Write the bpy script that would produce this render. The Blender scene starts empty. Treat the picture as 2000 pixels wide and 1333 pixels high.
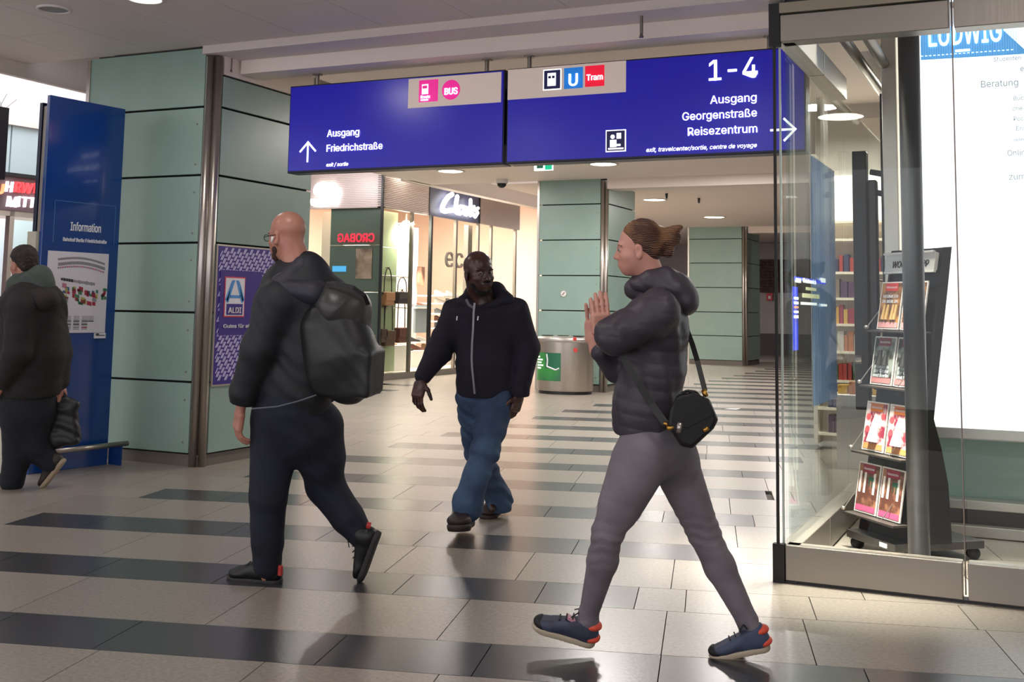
import bpy, math, random
import numpy as np
from mathutils import Matrix, Vector
rnd = random.Random(7)
sc = bpy.context.scene
COL = sc.collection
# ------------------------------------------------------------------ camera, world, exposure
F, CX, CY, PIT, ROL, YB, H = 2241.0, 1000.0, 366.7, .10571, .01626, .4329, 1.35
def rotz(v, a=YB):
    return np.array([v[0]*math.cos(a)-v[1]*math.sin(a), v[0]*math.sin(a)+v[1]*math.cos(a), v[2]])
_fw = np.array([0, math.cos(PIT), math.sin(PIT)]); _r = np.array([1., 0, 0]); _u = np.cross(_r, _fw)
R_ = rotz(_r*math.cos(ROL)+_u*math.sin(ROL)); U_ = rotz(-_r*math.sin(ROL)+_u*math.cos(ROL)); FW = rotz(_fw)
O = np.array([0, 0, H])
cam = bpy.data.cameras.new('camera'); co = bpy.data.objects.new('camera', cam); COL.objects.link(co)
m = Matrix.Identity(4)
for i in range(3):
    m[i][0] = R_[i]; m[i][1] = U_[i]; m[i][2] = -FW[i]; m[i][3] = O[i]
co.matrix_world = m
cam.sensor_width = 36; cam.lens = F/2000*36; cam.shift_y = -(666.5-CY)/2000; cam.clip_end = 200; cam.clip_start = .05
sc.camera = co
w = bpy.data.worlds.new('world'); sc.world = w; w.use_nodes = True
w.node_tree.nodes['Background'].inputs[0].default_value = (.93, .90, .95, 1)
w.node_tree.nodes['Background'].inputs[1].default_value = 1.9
sc.view_settings.view_transform = 'Standard'; sc.view_settings.look = 'None'
sc.view_settings.gamma = 1; sc.view_settings.use_curve_mapping = False
sc.view_settings.exposure = 0.10
def area(name, loc, size, power, color=(1, .94, .90), rot=(0, 0, 0), sy=None, shape='RECTANGLE', spread=None):
    l = bpy.data.lights.new(name, 'AREA'); l.energy = power; l.color = color; l.shape = shape
    l.size = size
    if shape == 'RECTANGLE': l.size_y = sy or size
    if spread: l.spread = spread
    o = bpy.data.objects.new(name, l); o.location = loc; o.rotation_euler = rot; COL.objects.link(o); return o
# lamps of the hall (ceiling fittings around and behind the viewer) and of the shops
for x, y in ((-6, 3), (-3, 3.2), (0, 3), (-6, -1), (-2, -1), (2, -1)):
    area('hall_lamp', (x, y, 3.56), .5, 20, shape='DISK')
for x, y in ((-4.4, 12), (-8.5, 12), (-4.2, 16.5)): area('hall_lamp', (x, y, 3.56), .4, 125, shape='DISK')
for x, y in ((-4.4, 22), (-5, 30), (-9.5, 30)): area('hall_lamp', (x, y, 3.57), .5, 170, shape='DISK')
area('kiosk_lamp', (-1.03, 6.42, 3.0), .3, 62, (1, .92, .80), sy=.5, spread=.8)
area('kiosk_lamp', (.6, 7.1, 3.15), 1.0, 14, (1, .9, .76), sy=.6, spread=1.3)
area('bookshop_lamp', (-1.5, 11.0, 3.2), .35, 60, (1, .93, .85), shape='DISK')
area('bookshop_lamp', (-.6, 10.4, 3.2), .35, 60, (1, .93, .85), shape='DISK')
area('shoe_shop_lamp', (-12.1, 21.4, 3.85), 1.4, 520, (1, .90, .80), sy=5)
area('watch_shop_lamp', (-12.8, 10.5, 3.6), 2, 160, (.85, .93, 1), sy=3)
area('left_hall_lamp', (-9.6, 8.3, 5.4), 2, 130, (.95, .97, 1), sy=3)
area('left_hall_lamp', (-10, 3, 5.0), 2, 90, (.95, .97, 1), sy=3)

# ------------------------------------------------------------------ pixel helpers (photo frame 2000x1333, real depths)
def ray(x, y): return FW + R_*((x-CX)/F) - U_*((y-CY)/F)
def fl(x, y, z=0.): d = ray(x, y); return O+d*(z-H)/d[2]
def pX(x, y, X): d = ray(x, y); return O+d*X/d[0]
def pY(x, y, Y): d = ray(x, y); return O+d*Y/d[1]
def Lc(x, y, D): return np.array([(x-CX)/F*D, -(y-CY)/F*D, D])      # view-aligned metres
def toW(P): P = np.asarray(P); return O + P[..., 0:1]*R_ + P[..., 1:2]*U_ + P[..., 2:3]*FW
def toL(p): q = np.asarray(p)-O; return np.array([q@R_, q@U_, q@FW])
# ------------------------------------------------------------------ materials
def lin(c):
    if isinstance(c, str):
        c = [int(c[i:i+2], 16)/255 for i in (0, 2, 4)]
    return tuple((v/12.92 if v <= .04045 else ((v+.055)/1.055)**2.4) for v in c)+(1,)
MATS = {}
def mat(name, col, rough=.6, metal=0., emit=0., noise=None, bump=None, spec=.5, trans=0, var=0., brushed=False, coat=0, ecol=None):
    if name in MATS: return MATS[name]
    mt = bpy.data.materials.new(name); mt.use_nodes = True; nt = mt.node_tree; b = nt.nodes['Principled BSDF']
    c = lin(col); b.inputs['Base Color'].default_value = c; b.inputs['Roughness'].default_value = rough
    b.inputs['Metallic'].default_value = metal; b.inputs['Specular IOR Level'].default_value = spec
    b.inputs['Transmission Weight'].default_value = trans; b.inputs['Coat Weight'].default_value = coat
    if emit: b.inputs['Emission Color'].default_value = lin(ecol or col); b.inputs['Emission Strength'].default_value = emit
    tc = nt.nodes.new('ShaderNodeTexCoord'); L = nt.links
    src = None
    if noise or var or brushed:
        mix = nt.nodes.new('ShaderNodeMix'); mix.data_type = 'RGBA'
        if noise:
            col2, scale, lo, hi = noise
            n = nt.nodes.new('ShaderNodeTexNoise'); n.inputs['Scale'].default_value = scale; n.inputs['Detail'].default_value = 5
            L.new(tc.outputs['Object'], n.inputs['Vector'])
            mr = nt.nodes.new('ShaderNodeMapRange'); mr.inputs[1].default_value = lo; mr.inputs[2].default_value = hi
            L.new(n.outputs[0], mr.inputs[0]); L.new(mr.outputs[0], mix.inputs[0])
            mix.inputs[6].default_value = c; mix.inputs[7].default_value = lin(col2)
        else:
            mix.inputs[0].default_value = 0; mix.inputs[6].default_value = c; mix.inputs[7].default_value = c
        out = mix.outputs[2]
        if var:
            oi = nt.nodes.new('ShaderNodeObjectInfo'); hs = nt.nodes.new('ShaderNodeHueSaturation')
            m2 = nt.nodes.new('ShaderNodeMapRange'); m2.inputs[3].default_value = 1-var; m2.inputs[4].default_value = 1+var
            L.new(oi.outputs['Random'], m2.inputs[0]); L.new(m2.outputs[0], hs.inputs['Value']); L.new(out, hs.inputs['Color']); out = hs.outputs[0]
        L.new(out, b.inputs['Base Color'])
    if brushed:
        mp = nt.nodes.new('ShaderNodeMapping'); mp.inputs['Scale'].default_value = (90, 90, 1.5)
        n = nt.nodes.new('ShaderNodeTexNoise'); n.inputs['Scale'].default_value = 2
        L.new(tc.outputs['Object'], mp.inputs[0]); L.new(mp.outputs[0], n.inputs['Vector'])
        mr = nt.nodes.new('ShaderNodeMapRange'); mr.inputs[3].default_value = rough-.06; mr.inputs[4].default_value = rough+.1
        L.new(n.outputs[0], mr.inputs[0]); L.new(mr.outputs[0], b.inputs['Roughness'])
    if bump:
        kind, scale, strength = bump[:3]
        if kind == 'noise':
            t = nt.nodes.new('ShaderNodeTexNoise'); t.inputs['Scale'].default_value = scale; t.inputs['Detail'].default_value = 4
        elif kind == 'perf':
            t = nt.nodes.new('ShaderNodeTexVoronoi'); t.inputs['Scale'].default_value = scale; t.inputs['Randomness'].default_value = 0
        else:
            t = nt.nodes.new('ShaderNodeTexWave'); t.inputs['Scale'].default_value = scale; t.bands_direction = kind
            t.inputs['Distortion'].default_value = bump[3] if len(bump) > 3 else 0
        L.new(tc.outputs['Object'], t.inputs['Vector'])
        bp = nt.nodes.new('ShaderNodeBump'); bp.inputs['Strength'].default_value = strength; bp.inputs['Distance'].default_value = .01
        L.new(t.outputs[0], bp.inputs['Height']); L.new(bp.outputs[0], b.inputs['Normal'])
    MATS[name] = mt; return mt
def glass(name, tint=(.92, .97, .95), refl=1.0, rough=0.0):
    mt = bpy.data.materials.new(name); mt.use_nodes = True; nt = mt.node_tree; nt.nodes.clear()
    o = nt.nodes.new('ShaderNodeOutputMaterial'); mx = nt.nodes.new('ShaderNodeMixShader'); t = nt.nodes.new('ShaderNodeBsdfTransparent')
    g = nt.nodes.new('ShaderNodeBsdfGlossy'); lw = nt.nodes.new('ShaderNodeLayerWeight'); lw.inputs[0].default_value = .5
    t.inputs[0].default_value = (*tint, 1); g.inputs['Roughness'].default_value = rough
    po = nt.nodes.new('ShaderNodeMath'); po.operation = 'POWER'; po.inputs[1].default_value = 4.5
    mu = nt.nodes.new('ShaderNodeMath'); mu.operation = 'MULTIPLY_ADD'; mu.inputs[1].default_value = .55*refl; mu.inputs[2].default_value = .018*refl; mu.use_clamp = True
    L = nt.links; L.new(lw.outputs['Facing'], po.inputs[0]); L.new(po.outputs[0], mu.inputs[0]); L.new(mu.outputs[0], mx.inputs[0]); L.new(t.outputs[0], mx.inputs[1]); L.new(g.outputs[0], mx.inputs[2]); L.new(mx.outputs[0], o.inputs[0])
    return mt
M_light = mat('light_granite', '9c948a', .30, noise=('7f776e', 55, .35, .75), var=.07, bump=('noise', 60, .05))
M_dark = mat('dark_granite', '46474a', .26, noise=('35363a', 60, .35, .75), var=.08, bump=('noise', 60, .04))
M_grout = mat('grout', '5a5650', .8)
M_ceil = mat('ceiling_metal', 'ded3ce', .55, bump=('perf', 90, .25))
M_ceil2 = mat('ceiling_plaster', 'eee2da', .6)
M_panel = mat('green_glass_cladding', '92aca2', .34, noise=('8aa59a', 3, .3, .7), var=.02, spec=.5)
M_steel = mat('brushed_steel', 'b9b2aa', .30, .95, brushed=True)
M_steeld = mat('dull_steel', '918a82', .38, .9, brushed=True)
M_gap = mat('dark_gap', '1d211f', .8)
M_plinth = mat('stone_plinth', '6b655e', .5)
M_black = mat('black_metal', '16161a', .4)
M_blackr = mat('black_rubber', '0c0c0e', .6)
M_white = mat('white_paint', 'e6e2e0', .6)
M_alu = mat('aluminium', 'c2beb8', .35, .8)
G_clear = glass('clear_glass', (.95, .98, .965), 1.0)
G_shop = glass('shop_glass', (.95, .98, .95), .8)
# ------------------------------------------------------------------ object helpers
def tagp(o, label=None, cat=None, group=None, kind=None):
    if label: o['label'] = label
    if cat: o['category'] = cat
    if group: o['group'] = group
    if kind: o['kind'] = kind
    return o
def rootof(p):
    while p.parent: p = p.parent
    return p
def thing(name, loc, label, cat, group=None):
    o = bpy.data.objects.new(name, None); COL.objects.link(o); o.location = [float(v) for v in loc]; o.empty_display_size = .1
    return tagp(o, label, cat, group)
def struct_e(name, loc=(0, 0, 0)):
    o = bpy.data.objects.new(name, None); COL.objects.link(o); o.location = loc; o['kind'] = 'structure'; return o
def link(name, me, material, parent=None, smooth=False):
    if material:
        for mm in (material if isinstance(material, list) else [material]): me.materials.append(mm)
    if parent is not None:
        rl = np.array(rootof(parent).location); 
        if np.abs(rl).sum() > 0:
            n = len(me.vertices); a = np.empty(n*3, 'f'); me.vertices.foreach_get('co', a); a = (a.reshape(-1, 3)-rl).astype('f'); me.vertices.foreach_set('co', a.ravel())
    if smooth: me.polygons.foreach_set('use_smooth', [True]*len(me.polygons))
    me.update()
    o = bpy.data.objects.new(name, me); COL.objects.link(o)
    if parent is not None: o.parent = parent
    return o
class MB:
    def __init__(s): s.v = []; s.f = []
    def add(s, v, f):
        n = len(s.v); s.v += [tuple(float(c) for c in p) for p in v]; s.f += [tuple(i+n for i in q) for q in f]; return s
    def box(s, a, b):
        x0, y0, z0 = a; x1, y1, z1 = b
        if x0 > x1: x0, x1 = x1, x0
        if y0 > y1: y0, y1 = y1, y0
        if z0 > z1: z0, z1 = z1, z0
        return s.add([(x0, y0, z0), (x1, y0, z0), (x1, y1, z0), (x0, y1, z0), (x0, y0, z1), (x1, y0, z1), (x1, y1, z1), (x0, y1, z1)],
                     [(0, 3, 2, 1), (4, 5, 6, 7), (0, 1, 5, 4), (1, 2, 6, 5), (2, 3, 7, 6), (3, 0, 4, 7)])
    def obox(s, c, ax, ay, az, hx, hy, hz):
        c, ax, ay, az = map(np.asarray, (c, ax, ay, az)); v = []
        for k in (-1, 1):
            for (i, j) in ((-1, -1), (1, -1), (1, 1), (-1, 1)): v.append(c+ax*hx*i+ay*hy*j+az*hz*k)
        return s.add(v, [(0, 3, 2, 1), (4, 5, 6, 7), (0, 1, 5, 4), (1, 2, 6, 5), (2, 3, 7, 6), (3, 0, 4, 7)])
    def tube(s, p0, p1, r0, r1=None, n=12, cap=True):
        r1 = r0 if r1 is None else r1; p0 = np.array(p0, float); p1 = np.array(p1, float); d = p1-p0; d = d/np.linalg.norm(d)
        a = np.cross(d, [0, 0, 1.]);
        if np.linalg.norm(a) < 1e-3: a = np.array([1., 0, 0])
        a /= np.linalg.norm(a); b = np.cross(d, a); v = []
        for p, r in ((p0, r0), (p1, r1)):
            for i in range(n):
                t = 2*math.pi*i/n; v.append(p+a*r*math.cos(t)+b*r*math.sin(t))
        f = [(i, (i+1) % n, n+(i+1) % n, n+i) for i in range(n)]
        if cap: f += [tuple(range(n))[::-1], tuple(range(n, 2*n))]
        return s.add(v, f)
    def path(s, pts, r, n=8):
        for a, b in zip(pts[:-1], pts[1:]): s.tube(a, b, r, n=n)
        return s
    def poly(s, pts, d):            # extruded polygon: pts world, d thickness vector
        pts = [np.asarray(p, float) for p in pts]; n = len(pts); d = np.asarray(d)
        return s.add(pts+[p+d for p in pts], [tuple(range(n))[::-1], tuple(range(n, 2*n))]+[(i, (i+1) % n, n+(i+1) % n, n+i) for i in range(n)])
    def lathe(s, c, prof, n=24, sx=1, sy=1):
        v = []; f = []
        for r, z in prof:
            for i in range(n):
                t = 2*math.pi*i/n; v.append((c[0]+r*sx*math.cos(t), c[1]+r*sy*math.sin(t), c[2]+z))
        for k in range(len(prof)-1):
            for i in range(n): f.append((k*n+i, k*n+(i+1) % n, (k+1)*n+(i+1) % n, (k+1)*n+i))
        return s.add(v, f)
    def strip(s, A, B, d):          # ribbon between point lists A and B with thickness vector d
        for i in range(len(A)-1): s.poly([A[i], A[i+1], B[i+1], B[i]], d)
        return s
    def build(s, name, material, parent=None, smooth=False, bevel=0):
        me = bpy.data.meshes.new(name); me.from_pydata(s.v, [], s.f)
        o = link(name, me, material, parent, smooth)
        if bevel:
            md = o.modifiers.new('bevel', 'BEVEL'); md.width = bevel; md.segments = 2; md.limit_method = 'ANGLE'
        return o
def bx(name, a, b, material, parent=None, bevel=0): return MB().box(a, b).build(name, material, parent, bevel=bevel)
EX = np.array([1., 0, 0]); EY = np.array([0, 1., 0]); EZ = np.array([0, 0, 1.])
try:      # Blender's own bundled sans face; the built-in one otherwise
    import os
    FONT = bpy.data.fonts.load(os.path.join(bpy.utils.system_resource('DATAFILES'), 'fonts', 'Inter.woff2'))
except Exception:
    FONT = None
def text(name, s, loc, xdir, size, material, parent, align='LEFT', up=EZ, xs=1.0, shear=0., bold=0., depth=.002, width=None, mirror=False):
    cu = bpy.data.curves.new(name, 'FONT'); cu.body = s; cu.size = size; cu.align_x = align; cu.shear = shear;  cu.extrude = depth
    cu.resolution_u = 3
    if FONT: cu.font = FONT
    o = bpy.data.objects.new(name, cu); COL.objects.link(o); bpy.context.view_layer.update()
    dg = bpy.context.evaluated_depsgraph_get(); me = bpy.data.meshes.new_from_object(o.evaluated_get(dg)); bpy.data.objects.remove(o)
    n = len(me.vertices); a = np.empty(n*3, 'f'); me.vertices.foreach_get('co', a); a = a.reshape(-1, 3)
    a[:, 0] *= xs
    if bold > 0:        # heavier strokes: the outline repeated a hair apart
        b_off = bold*.55; nv = len(a); out = []
        for dx_, dy_ in ((-1, -.5), (1, -.5), (-1, .5), (1, .5)): q_ = a.copy(); q_[:, 0] += dx_*b_off; q_[:, 1] += dy_*b_off; q_[:, 2] += len(out)*.00025; out.append(q_)
        fs = [tuple(p.vertices) for p in me.polygons]; me = bpy.data.meshes.new(name); a = np.concatenate(out); n = len(a)
        me.from_pydata([tuple(v) for v in a.tolist()], [], [tuple(i+nv*k_ for i in f_) for k_ in range(4) for f_ in fs])
    if width:
        ww = a[:, 0].max()-a[:, 0].min(); a[:, 0] *= width/ww
    if mirror: a[:, 0] *= -1
    xdir = np.asarray(xdir)/np.linalg.norm(xdir); nn = np.cross(xdir, up)
    P = np.asarray(loc)+a[:, :1]*xdir+a[:, 1:2]*np.asarray(up)+a[:, 2:]*nn
    me.vertices.foreach_set('co', P.astype('f').ravel()); me.materials.clear()
    return link(name, me, material, parent)
# ------------------------------------------------------------------ FLOOR
E1 = np.array([-.2596, .9657, 0]); E2 = np.array([.9657, .2596, 0])
def UV(u, v, z=0): return E2*u+E1*v+EZ*z
floor = struct_e('floor')
bx('slab', (-30, -6, -.12), (14, 60, -.022), M_grout, floor)
RE = {1: -.338, 2: -.04, 3: .29, 4: .47}
LE = {2: -4.22, 3: -3.92, 4: -3.62, 5: -3.33, 6: -3.07, 7: -2.81, 8: -2.45, 9: -2.17, 10: -1.93, 11: -1.62}
def dark_range(k):
    if k <= 0: return (-99, 99)
    lo = LE.get(k, -99 if k < 2 else -1.62+.27*(k-11)); hi = RE.get(k, .57+.28*(k-5) if k > 4 else 99)
    return lo, hi
def proj(p):
    q = np.asarray(p, float)-O; ww = q@FW
    return (CX+F*(q@R_)/ww, CY-F*(q@U_)/ww) if ww > .3 else (-9999, -9999)
cand = []
def tile_row(v0, v1, lo, hi, dark, fixed=()):
    r2 = random.Random(int(v0*1000)+5); js = sorted(fixed) or [lo+r2.uniform(.1, .8)]
    while js[0] > lo: js.insert(0, js[0]-r2.choice((.58, .68, .77, .91)))
    while js[-1] < hi: js.append(js[-1]+r2.choice((.58, .68, .77, .91)))
    for a, b in zip(js[:-1], js[1:]):
        a = max(a, lo); b = min(b, hi)
        if b-a < .05: continue
        cand.append((a, b, v0, v1, dark))
FIX = {(0, 0): (-1.472, -.866), (0, 1): (-2.103, -1.098, -.187, .41), (1, 0): (-.796,), (1, 1): (-.957, -.184, .734, 1.32), (2, 0): (-.755,), (2, 1): (-3.676, -3.19, .165)}
for k in range(-4, 32):
    v0 = 4.315+1.106*k; vm = v0+.425; v1 = v0+1.106
    ulo, uhi = (-9, 3) if v0 < 12 else (-12, 4)
    a, b = dark_range(k); a = max(a, ulo); b = min(b, uhi)
    tile_row(v0, vm, a, b, True, FIX.get((k, 0), ()))
    if a > ulo: tile_row(v0, vm, ulo, a, False)
    if b < uhi: tile_row(v0, vm, b, uhi, False)
    tile_row(vm, v1, ulo, uhi, False, FIX.get((k, 1), ()))
def tile_box(mb, t):
    a, b, v0, v1, d = t; g = .0022
    def P(u, v, z): return UV(u, v, z)
    mb.add([P(a+g, v0+g, -.02), P(b-g, v0+g, -.02), P(b-g, v1-g, -.02), P(a+g, v1-g, -.02), P(a+g, v0+g, 0), P(b-g, v0+g, 0), P(b-g, v1-g, 0), P(a+g, v1-g, 0)],
           [(4, 5, 6, 7), (0, 1, 5, 4), (1, 2, 6, 5), (2, 3, 7, 6), (3, 0, 4, 7)])
vis = []; rest = []
for t in cand:
    c = UV((t[0]+t[1])/2, (t[2]+t[3])/2); x, y = proj(c)
    (vis if (-60 < x < 2060 and 0 < y < 1420 and t[3] > 3.6) else rest).append(t)
vis.sort(key=lambda t: t[2]); rest += vis[295:]; vis = vis[:295]
for t in vis:
    mb = MB(); tile_box(mb, t); mb.build('tile', M_dark if t[4] else M_light, floor)
for dk in (True, False):
    mb = MB()
    for t in rest:
        if t[4] == dk: tile_box(mb, t)
    o = mb.build('distant_tiles', M_dark if dk else M_light, floor); o['kind'] = 'stuff'
mb = MB()
for (x, y) in ((700, 768), (735, 762), (722, 750), (770, 752)):
    p = fl(x, y); mb.box((p[0]-.35, p[1]-.15, 0), (p[0]+.35, p[1]+.15, .003))
o = mb.build('dark_inlay', M_dark, floor); o['kind'] = 'stuff'
# ------------------------------------------------------------------ CEILING
ZC = 3.57
ceil = struct_e('ceiling')
bx('slab', (-6.4, -6, ZC+.03), (8, 8.05, ZC+.15), M_ceil2, ceil); bx('slab', (-8.58, -6, ZC+.03), (-6.4, 7.72, ZC+.15), M_ceil2, ceil)
bx('slab', (-8.6, 7.73, 3.88), (-6.4, 18, 4.0), mat('shaded_recess', '6d6a66', .8), ceil)  # shade of the recess put into a darker slab colour
bx('soffit', (-6.52, 7.70, 3.50), (8, 8.06, ZC), M_ceil, ceil)
for j, (y0, y1) in enumerate(((4.32, 5.17), (5.17, 6.02), (6.02, 6.87), (6.87, 7.72), (7.72, 8.05))):
    for i in range(-1, 9):
        x0 = -7.85+.79*i
        if j == 4 and i < 2: continue
        bx('ceiling_panel', (x0+.003, y0+.003, ZC), (x0+.787, y1-.003, ZC+.03), M_ceil, ceil)
bx('ceiling_slab', (-8.58, -6, ZC), (8, 4.32, ZC+.03), M_ceil, ceil)
bx('beam', (-6.38, 8.05, 3.38), (8, 8.34, 3.9), M_ceil2, ceil)
bx('ceiling_slab', (-6.4, 8.34, ZC), (8, 12.5, ZC+.2), M_ceil2, ceil); bx('ceiling_slab', (-10.05, 12.5, ZC), (8, 18.15, ZC+.2), M_ceil2, ceil)
bx('beam', (-6.62, 18.15, 3.40), (8, 18.6, 3.9), M_ceil2, ceil)
bx('ceiling_slab', (-9.0, 18.6, ZC+.02), (8, 29.6, ZC+.2), M_ceil2, ceil)
bx('beam', (-6.9, 29.6, 3.42), (8, 30.2, 3.9), M_ceil2, ceil)
bx('ceiling_slab', (-20, 30.2, ZC+.1), (8, 40, ZC+.3), M_ceil2, ceil)
bx('beam', (-8.66, -2, pX(0, 143, -8.64)[2]), (-8.6, 13, 3.95), M_ceil2, ceil)
bx('bulkhead', (-10.2, 17.4, ZC-.0), (-10.0, 24.5, 3.86), M_ceil2, ceil)
bx('ceiling_slab', (-16, 17.0, 3.92), (-9.0, 30, 4.1), M_ceil2, ceil)
bx('ceiling_slab', (-20, -6, 5.6), (-8.65, 17, 5.8), M_ceil2, ceil)
wr_ = bx('wall_outer', (7.8, -6, 0), (8, 40, 4), M_ceil2); wr_['kind'] = 'structure'
wl_ = bx('wall_left', (-20, -6, 0), (-19.8, 40, 6), M_ceil2); wl_['kind'] = 'structure'
# ------------------------------------------------------------------ downlights, ceiling fittings
M_lamp = mat('lamp_diffuser', 'fff4e4', .5, emit=14)
LR = mat('lamp_rim', 'd8d4cf', .4)
def downlight(p, r, label, power=0):
    t = thing('downlight', p, label, 'ceiling light', 'round downlights in the ceiling')
    MB().lathe(p, [(r*1.18, 0), (r*1.18, -.012), (r, -.014), (r*.98, 0)], 28).build('rim', LR, t, True)
    MB().lathe(p, [(r*.98, -.002), (r*.9, -.008), (.001, -.010)], 28).build('diffuser', M_lamp, t, True)
    if power: area('downlight_lamp', (p[0], p[1], p[2]-.03), r*2, power, shape='DISK')
for (x, y, z, r, pw, lb) in ((283, -4, ZC, .12, 14, 'bright round downlight at the top edge above the blue board'),
                             (880, 334, ZC, .20, 30, 'round downlight just under the left blue sign'),
                             (1178, 320, ZC, .20, 30, 'round downlight just under the right blue sign'),
                             (1278, 390, ZC+.02, .22, 40, 'round downlight above the woman, right of the middle column'),
                             (1395, 424, ZC+.02, .24, 50, 'round downlight in front of the farthest column')):
    downlight(fl(x, y, z), r, lb, pw)
p = fl(788, 337, 3.92); downlight(p, .25, 'round downlight behind the bulkhead over the shoe shop', 0)
p = fl(105, 17, ZC); t = thing('ceiling_speaker', p, 'unlit round grey speaker grille set in the ceiling, top left', 'speaker')
MB().lathe(p, [(.125, 0), (.125, -.012), (.11, -.014), (.108, -.002)], 28).build('rim', M_white, t, True)
MB().lathe(p, [(.108, -.004), (.09, -.006), (.001, -.007)], 28).build('grille', mat('grille', '9a9a9a', .6, bump=('perf', 200, .6)), t, True)
for (x, y, ln, lb) in ((452, 99, .16, 'short metal sprinkler stem hanging from the ceiling beside the left column'), (1253, 13, .2, 'metal sprinkler stem hanging from the ceiling above the right sign')):
    p = fl(x, y, ZC); t = thing('sprinkler', p, lb, 'sprinkler')
    MB().tube(p-EZ*.012, p, .035, n=16).build('flange', M_steeld, t); MB().tube(p-EZ*ln, p-EZ*.01, .013, n=10).tube(p-EZ*(ln+.03), p-EZ*ln, .018, .009, n=10).build('stem', M_steeld, t)
for (x, y, lb) in ((1302, 378, 'small sprinkler beside the downlight above the woman'), (1365, 387, 'tiny sprinkler on the far ceiling')):
    p = fl(x, y, ZC); t = thing('sprinkler', p, lb, 'sprinkler'); MB().tube(p-EZ*.1, p, .02, .03, n=8).build('stem', M_black, t)
# ------------------------------------------------------------------ COLUMNS
def column(Xl, Xr, Yf, Yb, zs, ztop, zright, label, postr=.062):
    t = thing('column', ((Xl+Xr)/2, Yf, 0), label, 'column', None)
    bx('core', (Xl+.05, Yf+.06, 0), (Xr-.05, Yb, ztop+.02), M_gap, t)
    bx('plinth', (Xl+.03, Yf+.02, 0), (Xr-.03, Yb+.01, zs[0]-.005), M_plinth, t)
    zz = list(zs)+[ztop-.0]
    for a, b in zip(zz[:-1], zz[1:]):
        bx('cladding_panel', (Xl+.01, Yf, a+.009), (Xr-2*postr-.01, Yf+.03, b-.009), M_panel, t, bevel=.003)
        bt = min(b, zright) if b >= zz[-1]-.001 else b
        bx('cladding_panel', (Xr-.03, Yf+.09, a+.009), (Xr, Yb, bt-.009), M_panel, t, bevel=.003)
    bx('plaster_head', (Xr-.04, Yf+.1, zright+.01), (Xr-.008, Yb, ztop), M_ceil2, t)
    # rounded twin-profile steel corner post
    for (cx, cy) in ((Xr-postr*1.5, Yf-.012+postr*.5), (Xr-postr*.55, Yf+postr*.9)):
        MB().tube((cx, cy, 0), (cx, cy, ztop-.085), postr*.62, n=20).build('corner_post', M_steel, t, True)
    bx('corner_post', (Xl-.02, Yf-.01, 0), (Xl+.02, Yf+.03, ztop-.02), M_steel, t)
    mb = MB()
    for i, a in enumerate(zz[1:-1]):
        for dz in (.1, .45):
            mb.tube((Xr-2*postr-.07, Yf-.004, a-.05-dz), (Xr-2*postr-.07, Yf+.0, a-.05-dz), .009, n=10)
    o = mb.build('cladding_fixings', M_steeld, t)
    return t
colA = column(-7.857, -6.393, 7.752, 9.2, [.10, .696, 1.279, 1.872, 2.453, 3.047], 3.57, 3.33, 'nearest green glass clad column, behind the blue board')
colB = column(-7.871, -6.615, 18.144, 19.6, [.12, .74, 1.3426, 1.936, 2.542, 3.148], 3.634, 3.50, 'middle green clad column with the steel bin in front', .055)
colC = column(-8.494, -6.94, 29.6, 31.1, [.12, .75, 1.364, 2.003, 2.645, 3.276], 3.775, 3.60, 'farthest green clad column, right of the woman\'s head', .06)
p = pY(1101, 574, 18.14); t = thing('lock_plate', p, 'small round steel lock plate on the middle column', 'lock plate')
MB().tube(p+np.array([0, -.012, 0]), p, .05, n=20).build('plate', M_white, t); MB().obox(p+np.array([0, -.014, 0]), [.7, 0, .7], EY, [-.7, 0, .7], .03, .003, .008).build('slot', M_steeld, t)
# ------------------------------------------------------------------ WAYFINDING SIGNS
M_sblue = mat('sign_blue', '120c8e', .25, emit=.55, ecol='16109a', noise=('100a80', 1.2, .3, .7))
M_sedge = mat('sign_edge', '0a0830', .4)
M_sgrey = mat('sign_warm_grey', 'c8b8ae', .4, emit=.35)
M_letter = mat('lit_letter', 'ffffff', .4, emit=1.1)
M_pink = mat('magenta', 'e0148c', .4, emit=.6); M_ub = mat('u_blue', '0a70c8', .4, emit=.6); M_red = mat('tram_red', 'e40032', .4, emit=.6); M_navy = mat('pict_navy', '0c0c50', .4, emit=.2)
YS = 8.25
def sign_box(x0, x1, y0, y1, label):
    a = pY(x0, y0, YS); b = pY(x1, y1, YS); z0 = pY(x0, y1 if False else y0, YS)[2]
    return a, b
aTL = pY(567, 170, YS); aBR = pY(983, 322, YS); bTL = pY(991, 134, YS); bBR = pY(1575, 296, YS)
zt = (aTL[2]+bTL[2])/2; zb = (aBR[2]+bBR[2])/2
def mk_sign(X0, X1, label):
    t = thing('direction_sign', ((X0+X1)/2, YS+.08, zb), label, 'sign')
    bx('housing', (X0, YS+.002, zb), (X1, YS+.16, zt), M_sedge, t, bevel=.006)
    bx('face', (X0+.012, YS-.004, zb+.02), (X1-.012, YS+.004, zt-.012), M_sblue, t)
    return t
SA = mk_sign(aTL[0], aBR[0], 'left blue hanging sign with Ausgang Friedrichstraße and an up arrow')
SB = mk_sign(bTL[0], bBR[0], 'right blue hanging sign with 1-4 and Ausgang Georgenstraße Reisezentrum')
bx('connector', (aBR[0]-.0, YS+.05, zb+.18), (bTL[0], YS+.12, zt-.16), M_black, SA)
def SP(x, y, off=.012): p = pY(x, y, YS); p[1] = YS-off; return p
def srect(name, x0, y0, x1, y1, m_, par, off=.008):
    a = SP(x0, y0); b = SP(x1, y1); return bx(name, (a[0], YS-off, b[2]), (b[0], YS-.002, a[2]), m_, par)
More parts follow.
